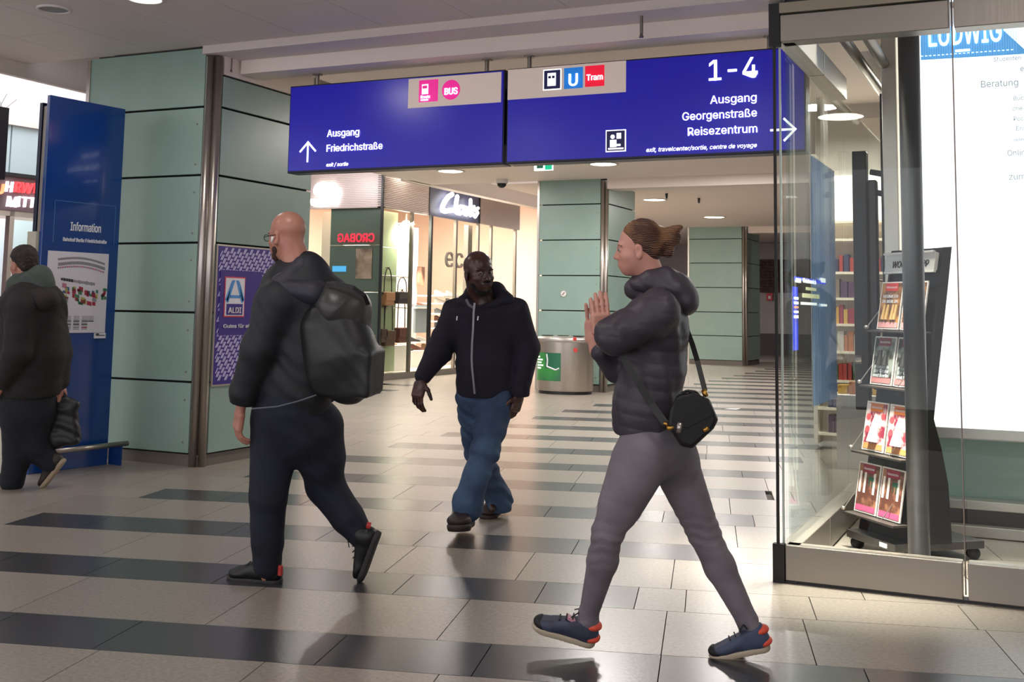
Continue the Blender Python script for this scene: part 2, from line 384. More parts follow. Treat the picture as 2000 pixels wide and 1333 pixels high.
def stext(s, x, y, size, par, align='LEFT', **k):
    return text('lettering', s, SP(x, y, k.pop('off', .012)), EX, size, k.pop('m', M_letter), par, align, **k)
px2m = 9.15/F
# left sign
srect('grey_field', 799, 155, 979, 200, M_sgrey, SA)
srect('pictogram', 820, 158, 856, 198, M_pink, SA, .012)
c = SP(832, 175, .016); MB().obox(c, EX, EY, EZ, .030, .002, .042).build('tram_icon', M_letter, SA, bevel=.012)
c = SP(832, 171, .019); MB().obox(c, EX, EY, EZ, .022, .002, .012).build('icon_window', M_pink, SA)
stext('Ersatz', 823, 193, .045, SA, off=.016, bold=.001); stext('verkehr', 823, 198, .03, SA, off=.016, bold=.001)
c = SP(882, 176, .010); MB().tube(c+[0, -.004, 0], c+[0, .006, 0], .083, n=36).build('bus_disc', M_pink, SA)
stext('BUS', 882.5, 185, .105, SA, 'CENTER', off=.018, bold=.004, xs=.85)
stext('Ausgang', 640, 268, .118, SA, width=.325, bold=.0012); stext('Friedrichstraße', 638, 297, .118, SA, width=.56, bold=.0012)
stext('exit / sortie', 638, 326, .062, SA, width=.222, shear=.25, bold=.0005)
def arrow(par, cx, cy, L_, ang, wd=.016):
    c = SP(cx, cy, .012); d = np.array([math.cos(ang), 0, math.sin(ang)]); mb = MB(); tip = c+d*L_/2
    mb.obox(c, d, EY, np.cross(d, EY), L_/2-.01, .002, wd/2)
    for s_ in (-1, 1):
        a2 = ang+math.pi+s_*math.radians(45); e = np.array([math.cos(a2), 0, math.sin(a2)]); mb.obox(tip+e*.055, e, EY, np.cross(e, EY), .062, .002, wd/2)
    mb.build('arrow', M_letter, par)
arrow(SA, 602.5, 299, .185, math.pi/2)
# right sign
srect('grey_field', 993, 137, 1223, 180, M_sgrey, SB)
srect('pictogram', 1062, 137, 1097, 175, M_letter, SB, .010); srect('pictogram', 1064, 139, 1095, 173, M_navy, SB, .013)
c = SP(1079, 156, .017); MB().obox(c, EX, EY, EZ, .036, .002, .052).build('train_icon', M_letter, SB, bevel=.014)
mb = MB()
for dx in (-.016, .016): mb.obox(c+[dx, -.003, .018], EX, EY, EZ, .011, .002, .010)
mb.build('icon_window', M_navy, SB)
srect('pictogram', 1103, 134, 1139, 172, M_ub, SB, .012); stext('U', 1121, 168, .185, SB, 'CENTER', off=.018, bold=.006, xs=.95)
srect('pictogram', 1144, 130, 1181, 168, M_red, SB, .012); stext('Tram', 1163, 157, .09, SB, 'CENTER', off=.018, bold=.002, width=.135)
stext('1-4', 1431, 155, .30, SB, 'CENTER', bold=.003, width=.365)
for s_, y, ww in (('Ausgang', 198, .345), ('Georgenstraße', 228, .56), ('Reisezentrum', 259, .52)):
    p = SP(1478, y); text('lettering', s_, p-EX*ww, EX, .118, M_letter, SB, 'LEFT', width=ww, bold=.0012)
p = SP(1478, 288); text('lettering', 'exit, travelcenter/sortie, centre de voyage', p-EX*.84, EX, .062, M_letter, SB, 'LEFT', width=.84, shear=.25, bold=.0005)
arrow(SB, 1528, 254, .19, 0)
srect('pictogram', 1184, 255, 1223, 296, M_letter, SB, .010); srect('pictogram', 1186, 257, 1221, 294, M_navy, SB, .013)
mb = MB(); c = SP(1198, 268, .016); mb.tube(c+[0, -.003, 0], c, .017, n=16)
c = SP(1199, 281, .016); mb.obox(c, EX, EY, EZ, .026, .002, .028); c = SP(1206, 284, .016); mb.obox(c, EX, EY, [0, 0, 1], .03, .002, .008)
c = SP(1204, 291, .016); mb.obox(c, EX, EY, EZ, .062, .002, .006); c = SP(1210, 266, .016); mb.obox(c, EX, EY, EZ, .018, .002, .022)
mb.build('desk_icon', M_letter, SB)
for x, y, par in ((620, 160, SA), (951, 137, SA), (1034, 130, SB), (1503, 90, SB)):
    X = pY(x, y, YS+.05)[0]; MB().tube((X, YS+.05, zt-.01), (X, YS+.05, 3.38), .018, n=12).tube((X, YS+.05, 3.372), (X, YS+.05, 3.38), .045, n=16).build('hanger', M_steeld, par, False)
# ------------------------------------------------------------------ exit sign, camera dome
t = thing('exit_sign', fl(1062, 322, 3.3), 'green and white emergency exit sign just below the right blue sign', 'exit sign')
p = pY(1062, 322, 15.0)
MB().obox(p, EX, EY, EZ, .15, .025, .09).build('panel', mat('exit_white', 'eafff6', .4, emit=1.0), t)
MB().obox(p+[.09, -.028, 0], EX, EY, EZ, .055, .004, .08).build('green_field', mat('exit_green', '10b484', .4, emit=1.0), t)
MB().obox(p+[-.05, -.028, -.03], EX, EY, EZ, .05, .004, .025).build('arrow_mark', mat('exit_dark', '1c6b58', .4, emit=.3), t)
MB().tube(p+[0, 0, .09], (p[0], p[1], ZC), .01).build('rod', M_steeld, t)
t.location = p; 
for ch in t.children:
    pass
p = fl(980, 352, ZC); t = thing('security_camera', p, 'small white dome security camera on the ceiling left of the middle column', 'security camera')
MB().lathe(p, [(.11, 0), (.11, -.05), (.09, -.06)], 20).build('housing', M_white, t, True)
MB().lathe(p, [(.085, -.055), (.075, -.10), (.04, -.13), (.001, -.14)], 20).build('dome', M_black, t, True)
# ------------------------------------------------------------------ ALDI poster on the left column (right face, plane X=-6.38)
XA = -6.393
t = thing('poster', (XA, 8.25, .67), 'purple lattice patterned advertising poster with a supermarket logo on the left column', 'poster')
bx('frame', (XA+.001, 7.835, .66), (XA+.014, 8.70, 1.865), M_alu, t)
M_lav = mat('poster_lavender', 'cfc6ea', .4, emit=.05); M_pur = mat('poster_purple', '3a2a86', .4)
bx('sheet', (XA+.012, 7.85, .675), (XA+.016, 8.685, 1.85), M_pur, t)
mb = MB()
for i in range(-36, 34):
    for j in range(32):
        s0 = j*.062+(i//2 % 2)*.031; c0 = 7.86+(i//2)*.044+(i % 2)*.017
        y = c0+s0*.62; z = .70+s0
        if 7.875 < y < 8.66 and .70 < z < 1.82: mb.obox((XA+.0175, y, z), [0, .53, .85], EX, [0, -.85, .53], .027, .0008, .0042)
o = mb.build('lattice_print', M_lav, t); o['kind'] = 'stuff'
def AR(name, y0, y1, z0, z1, mm, off): return bx(name, (XA+.014, y0, z0), (XA+off, y1, z1), mm, t)
a = pX(442, 527, XA+.02); b = pX(496, 653, XA+.02)
def AP(x, y, off=.024): return pX(x, y, XA+off)
def quad(x0, y0, x1, y1, name, mm, off):
    a = AP(x0, y0, off); b = AP(x1, y1, off); return AR(name, a[1], b[1], b[2], a[2], mm, off)
quad(432, 527, 508, 654, 'logo_field', M_pur, .021)
q = AP(440, 540); q2 = AP(492, 620)
zl0, zl1 = q2[2], q[2]; yl0, yl1 = q[1], q[1]+(zl1-zl0)*.80
AR('logo_border', yl0, yl1, zl0, zl1, mat('logo_red', 'c8385a', .4), .024); AR('logo_white', yl0+.012, yl1-.012, zl0+.012, zl1-.012, mat('logo_white', 'e8e6ee', .4), .026)
AR('logo_base', yl0+.03, yl1-.03, zl0+.02, zl0+.115, M_pur, .028)
text('logo_text', 'ALDI', (XA+.030, (yl0+yl1)/2, zl0+.036), EY, .095, mat('logo_white', ''), t, 'CENTER', bold=.003, width=(yl1-yl0)*.62)
mb = MB(); yc = (yl0+yl1)/2; M_lb = mat('logo_blue', '4c94d8', .4)
for s_ in (-1, 1):
    for k_ in (0, 1): mb.poly([(XA+.026, yc+s_*(.008+.035*k_), zl1-.03), (XA+.026, yc+s_*(.034+.035*k_-.012*k_), zl1-.03-.02*k_), (XA+.026, yc+s_*(.115+.016*k_), zl0+.15), (XA+.026, yc+s_*(.09+.012*k_), zl0+.125)], (.003, 0, 0))
mb.box((XA+.026, yc-.075, zl0+.165), (XA+.029, yc+.075, zl0+.19)); mb.build('logo_emblem', M_lb, t)
text('slogan', 'Gutes für alle.', AP(436, 641, .026), EY, .062, mat('logo_white', ''), t, 'LEFT', bold=.001, width=.42)
# ------------------------------------------------------------------ INFORMATION BOARD
a7 = math.radians(7); D7 = np.array([math.sin(a7), math.cos(a7), 0]); N7 = np.array([math.cos(a7), -math.sin(a7), 0])
PB = fl(209, 908); LB = .75; HB = 3.02
M_bblue = mat('board_blue', '0a3f86', .16, coat=.3, spec=.6)
t = thing('information_board', PB-D7*LB/2, 'tall glossy blue information board with a station map, left of the nearest column', 'information board')
def BP(s, z, off=0): return PB-D7*(LB-s)+EZ*z+N7*off     # s from near edge (left) to far edge (right)
MB().obox(BP(LB/2, HB/2, -.02), D7, N7, EZ, LB/2, .02, HB/2).build('front_panel', M_bblue, t, bevel=.004)
MB().obox(BP(LB/2+.01, HB/2-.02, -.14), D7, N7, EZ, LB/2-.01, .02, HB/2-.03).build('rear_panel', mat('board_navy', '0c1838', .3), t, bevel=.004)
MB().obox(BP(LB/2, HB/2-.03, -.08), D7, N7, EZ, LB/2-.03, .035, HB/2-.05).build('core', M_steeld, t)
MB().obox(BP(-.005, 1.75, -.10), D7, N7, EZ, .02, .055, .16).build('side_plate', mat('cream', 'b9b6a4', .5), t)
MB().obox(BP(.40, 2.17, .0012), D7, N7, EZ, .30, .0012, .004).obox(BP(.10, 2.0, .0012), D7, N7, EZ, .004, .0012, .17).obox(BP(.70, 2.0, .0012), D7, N7, EZ, .004, .0012, .17).build('sticker_outline', mat('outline', '3a64a0', .3), t)
M_print = mat('print_white', 'e4e6ee', .5)
text('lettering', 'Information', BP(.255, 1.935, .003), D7, .135, M_print, t, 'LEFT', width=.30, bold=.003)
text('lettering', 'Bahnhof Berlin Friedrichstraße', BP(.19, 1.845, .003), D7, .058, M_print, t, 'LEFT', width=.43, bold=.002)
mp = MB().obox(BP(.355, 1.43, .004), D7, N7, EZ, .295, .004, .33).build('map_sheet', mat('map_paper', 'd8d6de', .35), t)
cols = {'g': mat('map_grey', '8c8a90', .5), 'r': mat('map_red', 'a02840', .5), 'n': mat('map_green', '3c7a58', .5), 'y': mat('map_yellow', 'b0a860', .5), 'b': mat('map_blue', '3a5f80', .5), 'p': mat('map_rose', 'b87088', .5), 'k': mat('map_black', '2a2a2c', .5)}
rm = random.Random(3); grp = {k: MB() for k in cols}
def mq(k, s, z, hs, hz, sk=0.):
    c = BP(s, z, .0095); ax = D7+EZ*sk; grp[k].obox(c, ax, N7, EZ, hs, .001, hz)
for i in range(22):   # upper storey strips
    s = .16+i*.021; z = 1.655+.03*math.sin(i*.14)-.0012*i; mq('g', s, z+.04, .0095, .008, -.1); mq('g', s+.005, z, .0095, .012, -.12); mq('p' if i % 3 else 'g', s, z-.03, .008, .006, -.12)
for i in range(14): mq('k' if i < 5 else 'g', .2+i*.024, 1.535-.0025*i, .010, .008+.006*rm.random(), -.15)
for i in range(46):
    s = .13+rm.random()*.44; z = 1.43-.12*(s-.13)+rm.uniform(-.06, .07)*(.6+.4*(s > .2)); mq(rm.choice('rrrnbypgrn'), s, z, .010+.012*rm.random(), .008+.012*rm.random(), -.2)
for i in range(8): mq(rm.choice('nbrk'), .60+.02*rm.random()*2, 1.43+rm.uniform(-.05, .05), .012, .012, -.1)
for cidx, s0 in enumerate((.28, .36, .44, .50)):
    for r in range(9 if cidx < 3 else 4): mq('k' if r in (3, 5) else ('r' if r == 7 and cidx == 2 else 'g'), s0, 1.235-r*.013, .028, .002 if r not in (3, 5, 7) else .004)
for k, g in grp.items():
    if g.v: g.build('map_print', cols[k], mp)['kind'] = 'stuff'
MB().obox(BP(.60, 1.075, .008), D7, N7, EZ, .055, .006, .022).build('map_tag', M_print, t)
mb = MB().obox(BP(.60, 1.078, .0155), D7, N7, EZ, .045, .001, .003).obox(BP(.57, 1.088, .0155), D7, N7, EZ, .015, .001, .005).build('tag_print', M_black, t)
# rail in front of the board foot
rl = MB().tube(BP(.05, .175, .12), BP(LB+.10, .175, .12), .022, n=14).build('foot_rail', M_steel, t, True)
MB().obox(BP(LB+.03, .08, .06), D7, N7, EZ, .008, .075, .08).build('rail_bracket', M_bblue, t); MB().obox(BP(.15, .08, .06), D7, N7, EZ, .008, .075, .08).build('rail_bracket', M_bblue, t)
# ------------------------------------------------------------------ WATCH SHOP at far left
a5 = math.radians(7); D5 = np.array([math.sin(a5), math.cos(a5), 0]); N5 = np.array([math.cos(a5), -math.sin(a5), 0]); PW = np.array([-10.89, 9.8, 0])
def WP(s, z, off=0): return PW+D5*s+EZ*z+N5*off
t = thing('watch_shop_front', PW, 'watch shop front at far left with red and white lit lettering on a dark fascia', 'shop front')
MB().obox(WP(-1.5, 4.4, -.1), D5, N5, EZ, 4.5, .1, .93).build('upper_wall', mat('bright_wall', 'ecebee', .6), t)
MB().obox(WP(-1.5, 3.44, 0), D5, N5, EZ, 4.5, .03, .035).build('ledge', M_ceil2, t)
Mpale = mat('pale_glass_panel', 'b9cbd0', .25)
for i in range(-9, 5): MB().obox(WP(i*.62+.14, 3.125, -.04), D5, N5, EZ, .30, .02, .28).build('pale_panel', Mpale, t)
MB().obox(WP(-1.5, 3.125, -.07), D5, N5, EZ, 4.5, .01, .29).build('backing', M_gap, t)
MB().obox(WP(-1.5, 2.82, .01), D5, N5, EZ, 4.5, .03, .022).build('dark_trim', M_black, t)
MB().obox(WP(-1.5, 2.60, -.02), D5, N5, EZ, 4.5, .03, .20).build('fascia', mat('fascia_brown', '5f5055', .4), t)
M_neonr = mat('neon_red', 'f04448', .4, emit=1.2); M_neonw = mat('neon_white', 'fff0f4', .4, emit=1.3)
M_neono = mat('neon_orange', 'f08a60', .4, emit=1.5)
# letters: UHRWERK over MITTE
p0 = WP(0, 0, .03)
def wl(x, y): # intersect ray with facade plane offset .03
    d = ray(x, y); k = ((WP(0, 0, .03)-O)@N5)/(d@N5); return O+d*k
for s_, x0, x1, y0, mm in (('U', -14, 5, 378, M_neono), ('H', 9, 23, 374, M_neonw), ('R', 27, 38, 375, M_neonr), ('W', 39, 62, 376, M_neonr), ('E', 65, 76, 377, M_neonr), ('RK', 79, 104, 379, M_neonr),
                     ('M', 11, 32, 403, M_neonw), ('I', 35, 38, 403.5, M_neonw), ('T', 41, 53, 404, M_neonw), ('T', 55, 67, 405, M_neonw), ('E', 70, 80, 406, M_neonw)):
    pa = wl(x0, y0); pb = wl(x1, y0); ww = abs((pb-pa)@D5)
    text('letter', s_, pa, D5, .235, mm, t, 'LEFT', bold=.005, depth=.02, shear=.1, width=ww)
for s0 in (-1.6, -.55, -.1, .9, 1.9, 2.9): MB().obox(WP(s0, 1.2, -.05), D5, N5, EZ, .03, .04, 1.2).build('door_frame', M_steel, t)
MB().obox(WP(-1.5, 2.37, -.05), D5, N5, EZ, 4.5, .04, .03).build('door_header', M_steel, t)
for s0 in (-1.05, .4, 1.4, 2.4): MB().obox(WP(s0, 1.2, -.06), D5, N5, EZ, .46, .004, 1.17).build('glass_pane', G_shop, t)
MB().obox(WP(-.33, 1.2, -.25), D5, N5, EZ, .16, .1, 1.2).build('pillar', mat('bronze_pillar', '8a7278', .3, .3), t)
MB().obox(WP(-1.5, 1.2, -2.6), D5, N5, EZ, 4.5, .05, 1.3).build('back_wall', mat('shop_white', 'dfe9ee', .6), t)
for z in (.5, .95, 1.4, 1.8): MB().obox(WP(-1.2, z, -.9), D5, N5, EZ, 1.1, .25, .015).build('display_shelf', M_white, t)
MB().obox(WP(.5, .5, -1.4), D5, N5, EZ, .5, .3, .5).build('counter', mat('wood_warm', 'a8764a', .5), t)
MB().obox(WP(.62, 1.25, -1.4), D5, N5, EZ, .22, .03, .16).build('monitor', M_black, t)
# far left dark hanging panel with a dry plant on top
p = FW*8.6+O; t = thing('dark_panel', toW(Lc(-20, 340, 8.6)), 'dark panel cut by the left edge of the photo with dry twigs on top', 'panel')
a = toW(Lc(12, 212, 8.6)); b = toW(Lc(3, 342, 8.6))
MB().obox(a-D7*.25+N7*0+EZ*-.27, D7, N7, EZ, .25, .04, .27).build('panel_body', M_black, t)
rt = random.Random(5); mb = MB()
for i in range(12):
    q = a-D7*rt.uniform(0, .2); mb.tube(q, q+EZ*rt.uniform(.05, .12)+D7*rt.uniform(-.08, .1), .0025, n=5)
mb.build('twigs', mat('dry_twig', 'a9a49a', .8), t)['kind'] = 'stuff'
# ------------------------------------------------------------------ SHOE SHOP (corner at X=-11.11, Y=18.3)
XF, YF_ = -11.11, 18.3
t = thing('shoe_shop', (XF, YF_, 0), 'brightly lit corner shoe shop with ribbed metal fascia and white script sign', 'shop front')
M_rib = mat('ribbed_fascia', 'd0c2bd', .4, .2); M_fas = mat('fascia_slate', '4c4e66', .4)
MB().box((-13.4, YF_, 3.2), (XF, YF_+.1, 3.92)).build('fascia', M_rib, t)
MB().box((XF-.1, YF_, 3.2), (XF, 20.1, 3.92)).build('fascia', M_rib, t); MB().box((XF-.1, 20.1, 3.2), (XF, 22.35, 3.92)).build('fascia', M_fas, t); MB().box((XF-.1, 22.35, 3.2), (XF, 24.5, 3.92)).build('fascia', M_rib, t)
mb = MB()
for i in range(20): z = 3.22+i*.034; mb.box((-13.4, YF_-.012, z), (XF+.012, YF_, z+.02)).box((XF, YF_, z), (XF+.012, 20.08, z+.02)).box((XF, 22.37, z), (XF+.012, 24.5, z+.02))
mb.build('fascia_ribs', M_rib, t)['kind'] = 'stuff'
for (y,) in ((20.09,), (22.36,)): bx('fascia_joint', (XF-.02, y-.02, 3.2), (XF+.02, y+.02, 3.92), M_black, t)
bx('corner_trim', (XF-.02, YF_-.02, .1), (XF+.02, YF_+.02, 3.9), M_black, t)
M_glow = mat('shop_sign_light', 'ffffff', .4, emit=4)
text('sign_letters', 'Sh', (-12.70, YF_-.06, 3.26), EX, .84, M_glow, t, 'LEFT', shear=.3, bold=.03, depth=.02, xs=.85)
# hand-written style white script
def script(pts, r, nm='script_letter'):
    mb = MB(); P_ = [pX(x, y, XF+.10) for x, y in pts]; mb.path(P_, r, 10)
    for q in P_: mb.lathe(q, [(.001, -r), (r*.7, -r*.7), (r, 0), (r*.7, r*.7), (.001, r)], 8)
    mb.build(nm, M_glow, t)
script([(883, 380), (876, 384), (869, 393), (864, 404), (864, 411), (869, 413), (880, 411), (890, 411)], .05)
script([(893, 384), (891, 396), (889, 412), (893, 416)], .045)
script([(906, 404), (899, 403), (895, 410), (898, 418), (905, 414), (908, 405), (908, 419)], .035)
script([(911, 406), (911, 420)], .035); script([(912, 408), (917, 405)], .035)
script([(919, 391), (919, 421)], .04); script([(926, 404), (920, 412), (927, 423)], .035)
script([(934, 407), (928, 410), (933, 416), (928, 424)], .035)
# base, glazing
bx('plinth', (-13.4, YF_-.02, 0), (XF+.02, YF_+.12, .12), M_plinth, t); bx('plinth', (XF-.12, YF_, 0), (XF+.02, 24.5, .12), M_plinth, t)
yw = pX(913, 500, XF-.5)[1]
for y in (19.45, 20.23, 21.31, yw, 22.35, 23.0, 24.3):
    wdt = .10 if y == yw else .035
    bx('mullion', (XF-.05-(.5 if y == yw else 0), y-wdt, .1), (XF+.01-(.45 if y == yw else 0), y+wdt, 3.2), M_steeld if y != 20.23 else M_black, t)
bx('glass_pane', (XF-.03, YF_+.02, .12), (XF-.02, 24.3, 3.2), G_shop, t); bx('glass_pane', (-12.75, YF_+.02, .12), (XF-.02, YF_+.03, 3.2), G_shop, t)
# green back panels of the window corner
M_olive = mat('olive_glass_panel', 'a3ae8e', .35); M_dolive = mat('dark_glass_panel', '5c6a62', .3)
for (a_, b_) in ((.12, .82), (.83, 1.62), (1.63, 2.5), (2.51, 3.2)):
    bx('back_panel', (-12.3, YF_+.10, a_), (XF-.04, YF_+.13, b_), M_dolive, t)
    bx('back_panel', (XF-.40, YF_+.15, a_), (XF-.36, YF_+1.2, b_), M_olive, t)
bx('side_wall', (-12.8, YF_+.55, .1), (-12.3, YF_+.6, 3.2), mat('shop_cream', 'f4e2cf', .6), t)
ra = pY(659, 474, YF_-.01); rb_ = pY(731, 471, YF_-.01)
text('reflected_letters', 'CROBAG', (ra+rb_)/2, EX, .30, mat('reflection_red', 'e8243c', .4, emit=1.2), t, 'CENTER', bold=.01, mirror=True, width=rb_[0]-ra[0])  # a sign's reflection in the pane, modelled as glowing mirrored letters
poster = bx('window_poster', pY(696, 486, YF_+.09)-[0, .01, 0], pY(726, 545, YF_+.09), mat('poster_tan', 'b89c8c', .5, noise=('6e5a50', 3, .4, .6)), t)
bx('blue_panel', pY(650, 520, YF_+.09)-[0, .01, 0], pY(676, 531, YF_+.09), mat('screen_blue', '4aa0d8', .5, emit=.8), t)
# interior
M_warm = mat('shop_warm_wall', 'f6dccb', .6); M_floor2 = mat('shop_floor', 'cdbfb2', .4)
bx('back_wall', (-15.6, 18.6, 0), (-15.5, 26, 3.9), M_warm, t); bx('end_wall', (-15.6, 25.9, 0), (XF, 26, 3.9), M_warm, t); bx('interior_floor', (-15.6, 18.6, 0), (XF-.1, 26, .1), M_floor2, t); bx('interior_ceiling', (-15.6, 18.4, 3.9), (XF, 26, 3.95), M_warm, t)
bx('wood_band', (-15.48, 23.2, 2.05), (-15.44, 25.9, 2.25), mat('wood_band', 'd89868', .5), t)
bx('partition', (-13.3, YF_+1.35, .1), (-13.2, 23.4, 3.2), mat('shop_display_wall', 'f2e6e0', .6, emit=.12), t)
text('wall_letters', 'ecco', pX(868, 521, -13.1), EY, .95, mat('letter_grey', '5c5c5c', .5), t, 'LEFT', bold=.002, width=1.95, depth=.02)
bx('wall_picture', pX(815, 521, -13.16), pX(829, 560, -13.1), mat('picture_dark', '5a3c34', .5, noise=('d89a80', 2.2, .45, .6)), t)
bx('notice_board', pX(808, 596, -12.2), pX(838, 650, -12.15), mat('notice_grey', '8a929a', .3), t)
shoe_me = None
def mini_shoe(p, L_, ax, mm, label, grp_):
    global shoe_me
    ax = ax/np.linalg.norm(ax); sd = np.cross(EZ, ax)
    mb = MB(); prof = [(-.5, .36, .15), (-.35, .40, .17), (-.12, .30, .17), (.15, .19, .17), (.38, .14, .16), (.5, .07, .08)]
    rings = []
    for s_, h_, w_ in prof: rings.append([(s_, -w_, 0), (s_, w_, 0), (s_, w_*.8, h_*.8), (s_, 0, h_), (s_, -w_*.8, h_*.8)])
    v = []; f = []
    for r in rings:
        for q in r: v.append(p+ax*q[0]*L_+sd*q[1]*L_+EZ*q[2]*L_)
    for i in range(len(rings)-1):
        for j in range(5): f.append((i*5+j, i*5+(j+1) % 5, (i+1)*5+(j+1) % 5, (i+1)*5+j))
    f += [(4, 3, 2, 1, 0), tuple(range(25, 30))]
    mb.add(v, f); o = mb.build('shoe', mm, None); return tagp(o, label, 'shoe', grp_)
shm = [mat('shoe_black', '2c2a2e', .5), mat('shoe_brown', '6a4030', .5), mat('shoe_tan', 'b08a68', .5), mat('shoe_white', 'dcd6d2', .5), mat('shoe_greyc', '7a7a80', .5)]
shr = random.Random(11); shelf_n = 0
for (x0, x1, ys) in ((850, 893, (577, 592, 612, 627, 640)), (798, 836, (600, 668, 702)), (1000-60, 1000-45, (650,))):
    for y in ys:
        A_ = pX(x0, y+0, -12.3); B_ = pX(x1, y+2, -12.3)
        z = A_[2]
        bx('display_shelf', (-12.75, A_[1], z-.03), (-12.1, B_[1], z), M_white, t)
        n = max(2, int((B_[1]-A_[1])/.42))
        shelf_n += 1
        for i in range(n):
            ci = shr.randrange(5); yy = A_[1]+(i+.5)*(B_[1]-A_[1])/n; mini_shoe(np.array([-12.3, yy, z]), .30, np.array([1, .5, 0]), shm[ci], '%s shoe, %s from the left on the %s shoe shop shelf' % (('black', 'brown', 'tan', 'white', 'grey')[ci], ('first', 'second', 'third', 'fourth', 'fifth', 'sixth', 'seventh', 'eighth', 'ninth')[i], ('top right', 'second right', 'third right', 'fourth right', 'lowest right', 'top left', 'middle left', 'lowest left', 'far end')[shelf_n-1]), 'shoes on the shop shelves')
bx('shelf_block', (-13.0, 20.9, .1), (-12.0, 24.4, .45), M_white, t)
bx('shelf_block', (-12.6, 19.6, .1), (-11.6, 20.2, .6), M_white, t)
for i in range(6): mini_shoe(np.array([-12.2, 21.2+i*.5, .45]), .32, np.array([1, .4, 0]), shm[i % 5], '%s shoe, %s from the left on the low white block in the shoe shop' % (('black', 'brown', 'tan', 'white', 'grey')[i % 5], ('first', 'second', 'third', 'fourth', 'fifth', 'sixth')[i]), 'shoes on the low block')
for i in range(2): mini_shoe(np.array([-11.9, 19.75+i*.28, .6]), .32, np.array([1, .4, 0]), shm[3-i], ('tan', 'white')[i and 0 or 0] and ('white shoe on the white window plinth, nearer the handbags' if i == 0 else 'tan shoe on the white window plinth, farther from the handbags'), 'shoes on the window plinth')
# handbags on the green window wall
def handbag(x, y, wd, ht, strap, col, label, shape=0):
    X = XF-.30; c = pX(x, y, X); tb = thing('handbag', c-EZ*ht/2, label, 'handbag')
    mm = mat('bag_'+col, col, .5)
    MB().obox(c, EY, EX, EZ, wd/2, .06, ht/2).build('bag_body', mm, tb, bevel=.03)
    MB().obox(c+[.065, 0, ht*.18], EY, EX, EZ, wd/2*.98, .008, ht*.3).build('flap', mm, tb, bevel=.005)
    n = 9; P_ = [c+np.array([0, -wd*.42*math.cos(math.pi*i/(n-1)), ht/2-.02+strap*math.sin(math.pi*i/(n-1))**.7]) for i in range(n)]
    MB().path(P_, .012, 6).build('strap', mat('bag_strap', '3a2a26', .5), tb)
    q = P_[n//2]; MB().tube(q+[-.06, 0, .01], q+[.03, 0, .01], .012, n=8).build('hook', M_steel, tb)
handbag(757, 584, .34, .26, .48, 'b07a5c', 'tan handbag hanging in the upper row of the shop window')
handbag(785, 582, .42, .24, .30, '3c3638', 'dark handbag with flowers in the upper row of the shop window')
handbag(745, 656, .22, .26, .7, '4a3430', 'brown shoulder bag at the left of the lower row in the shop window')
handbag(758, 661, .36, .30, .7, '5a4034', 'brown shoulder bag in the middle of the lower row in the shop window')
handbag(783, 655, .34, .30, .75, '6a3830', 'reddish brown shoulder bag at the right of the lower row in the shop window')
for y in (541, 604): 
    a = pX(738, y-3, XF-.34); b = pX(800, y+2, XF-.34); MB().tube((XF-.34, a[1], a[2]), (XF-.34, b[1], a[2]), .012).build('hanging_rail', M_steel, t)
p = pX(793, 452, XF-.3); t2 = thing('spotlight', p, 'glaring spotlight inside the shop window above the handbags', 'spotlight')
MB().lathe(p, [(.001, -.26), (.10, -.24), (.15, -.1), (.14, .1), (.06, .2), (.001, .22)], 18).build('lens', mat('spot_glow', 'fff6dc', .4, emit=9), t2, True)
MB().tube(p+EZ*.2, (p[0], p[1], 3.2), .02).build('stem', M_steel, t2)
area('fascia_fill', (-12.0, 17.0, 3.7), .5, 14, (1, .95, .97), rot=(math.radians(50), 0, 0))  # added fill to brighten the front fascia, no fitting here
area('fascia_fill', (-10.3, 20.5, 3.55), .3, 10, (1, .95, .9), rot=(0, math.radians(-50), 0), sy=3)  # second added fill, along the side fascia
area('window_spot', (p[0]+.3, p[1]-.2, p[2]+.2), .3, 60, (1, .95, .8), rot=(math.radians(30), 0, 0))
# ------------------------------------------------------------------ BIN
p = fl(1098, 771); BR = .47
t = thing('waste_bin', p, 'wide brushed steel waste bin with a green poster before the middle column', 'bin')
BYc = 17.6; p = np.array([pY(1098, 765, 17.5)[0], 17.62, 0]); t.location = p
zt_ = pY(1098, 662, 17.2)[2]
MB().lathe(p, [(BR*.95, .0), (BR*.95, .05)], 40, 1, .8).build('base', M_black, t, True)
MB().lathe(p, [(BR*.98, .05), (BR, .07), (BR, zt_-.06)], 48, 1, .8).build('drum', M_steel, t, True)
MB().lathe(p, [(BR, zt_-.06), (BR*1.03, zt_-.05), (BR*1.03, zt_-.01), (BR*.98, zt_+.02), (.001, zt_+.05)], 48, 1, .8).build('lid', M_alu, t, True)
for dx in (-.28, 0, .27): MB().lathe(p+[dx, -.1, zt_+.035], [(.10, 0), (.10, .012), (.001, .013)], 16, 1, .7).build('opening', M_black, t)
def curved(a0, a1, z0, z1, mm, nm, off):
    A_, B_ = [], []
    for i in range(9):
        tt = a0+(a1-a0)*i/8; q = p+np.array([(BR+off)*math.sin(tt), -(BR+off)*.8*math.cos(tt), 0]); A_.append(q+EZ*z0); B_.append(q+EZ*z1)
    return MB().strip(A_, B_, (0, -.002, 0)).build(nm, mm, t)
zg1 = pY(1075, 690, 17.2)[2]; zg0 = pY(1075, 745, 17.2)[2]
curved(-1.15, .15, zg0, zg1, mat('poster_green', '3c9a48', .4, noise=('2f6e4a', 1.5, .4, .6)), 'green_poster', .006)
curved(-.45, .14, zg0+.2, zg1-.0, mat('poster_green_dark', '1f6a4c', .4), 'poster_block', .009)
for i, s_ in enumerate(('Wir nehmen', 'nur Abfall', 'mit auf die', 'Reise.')): pass
mb = MB()
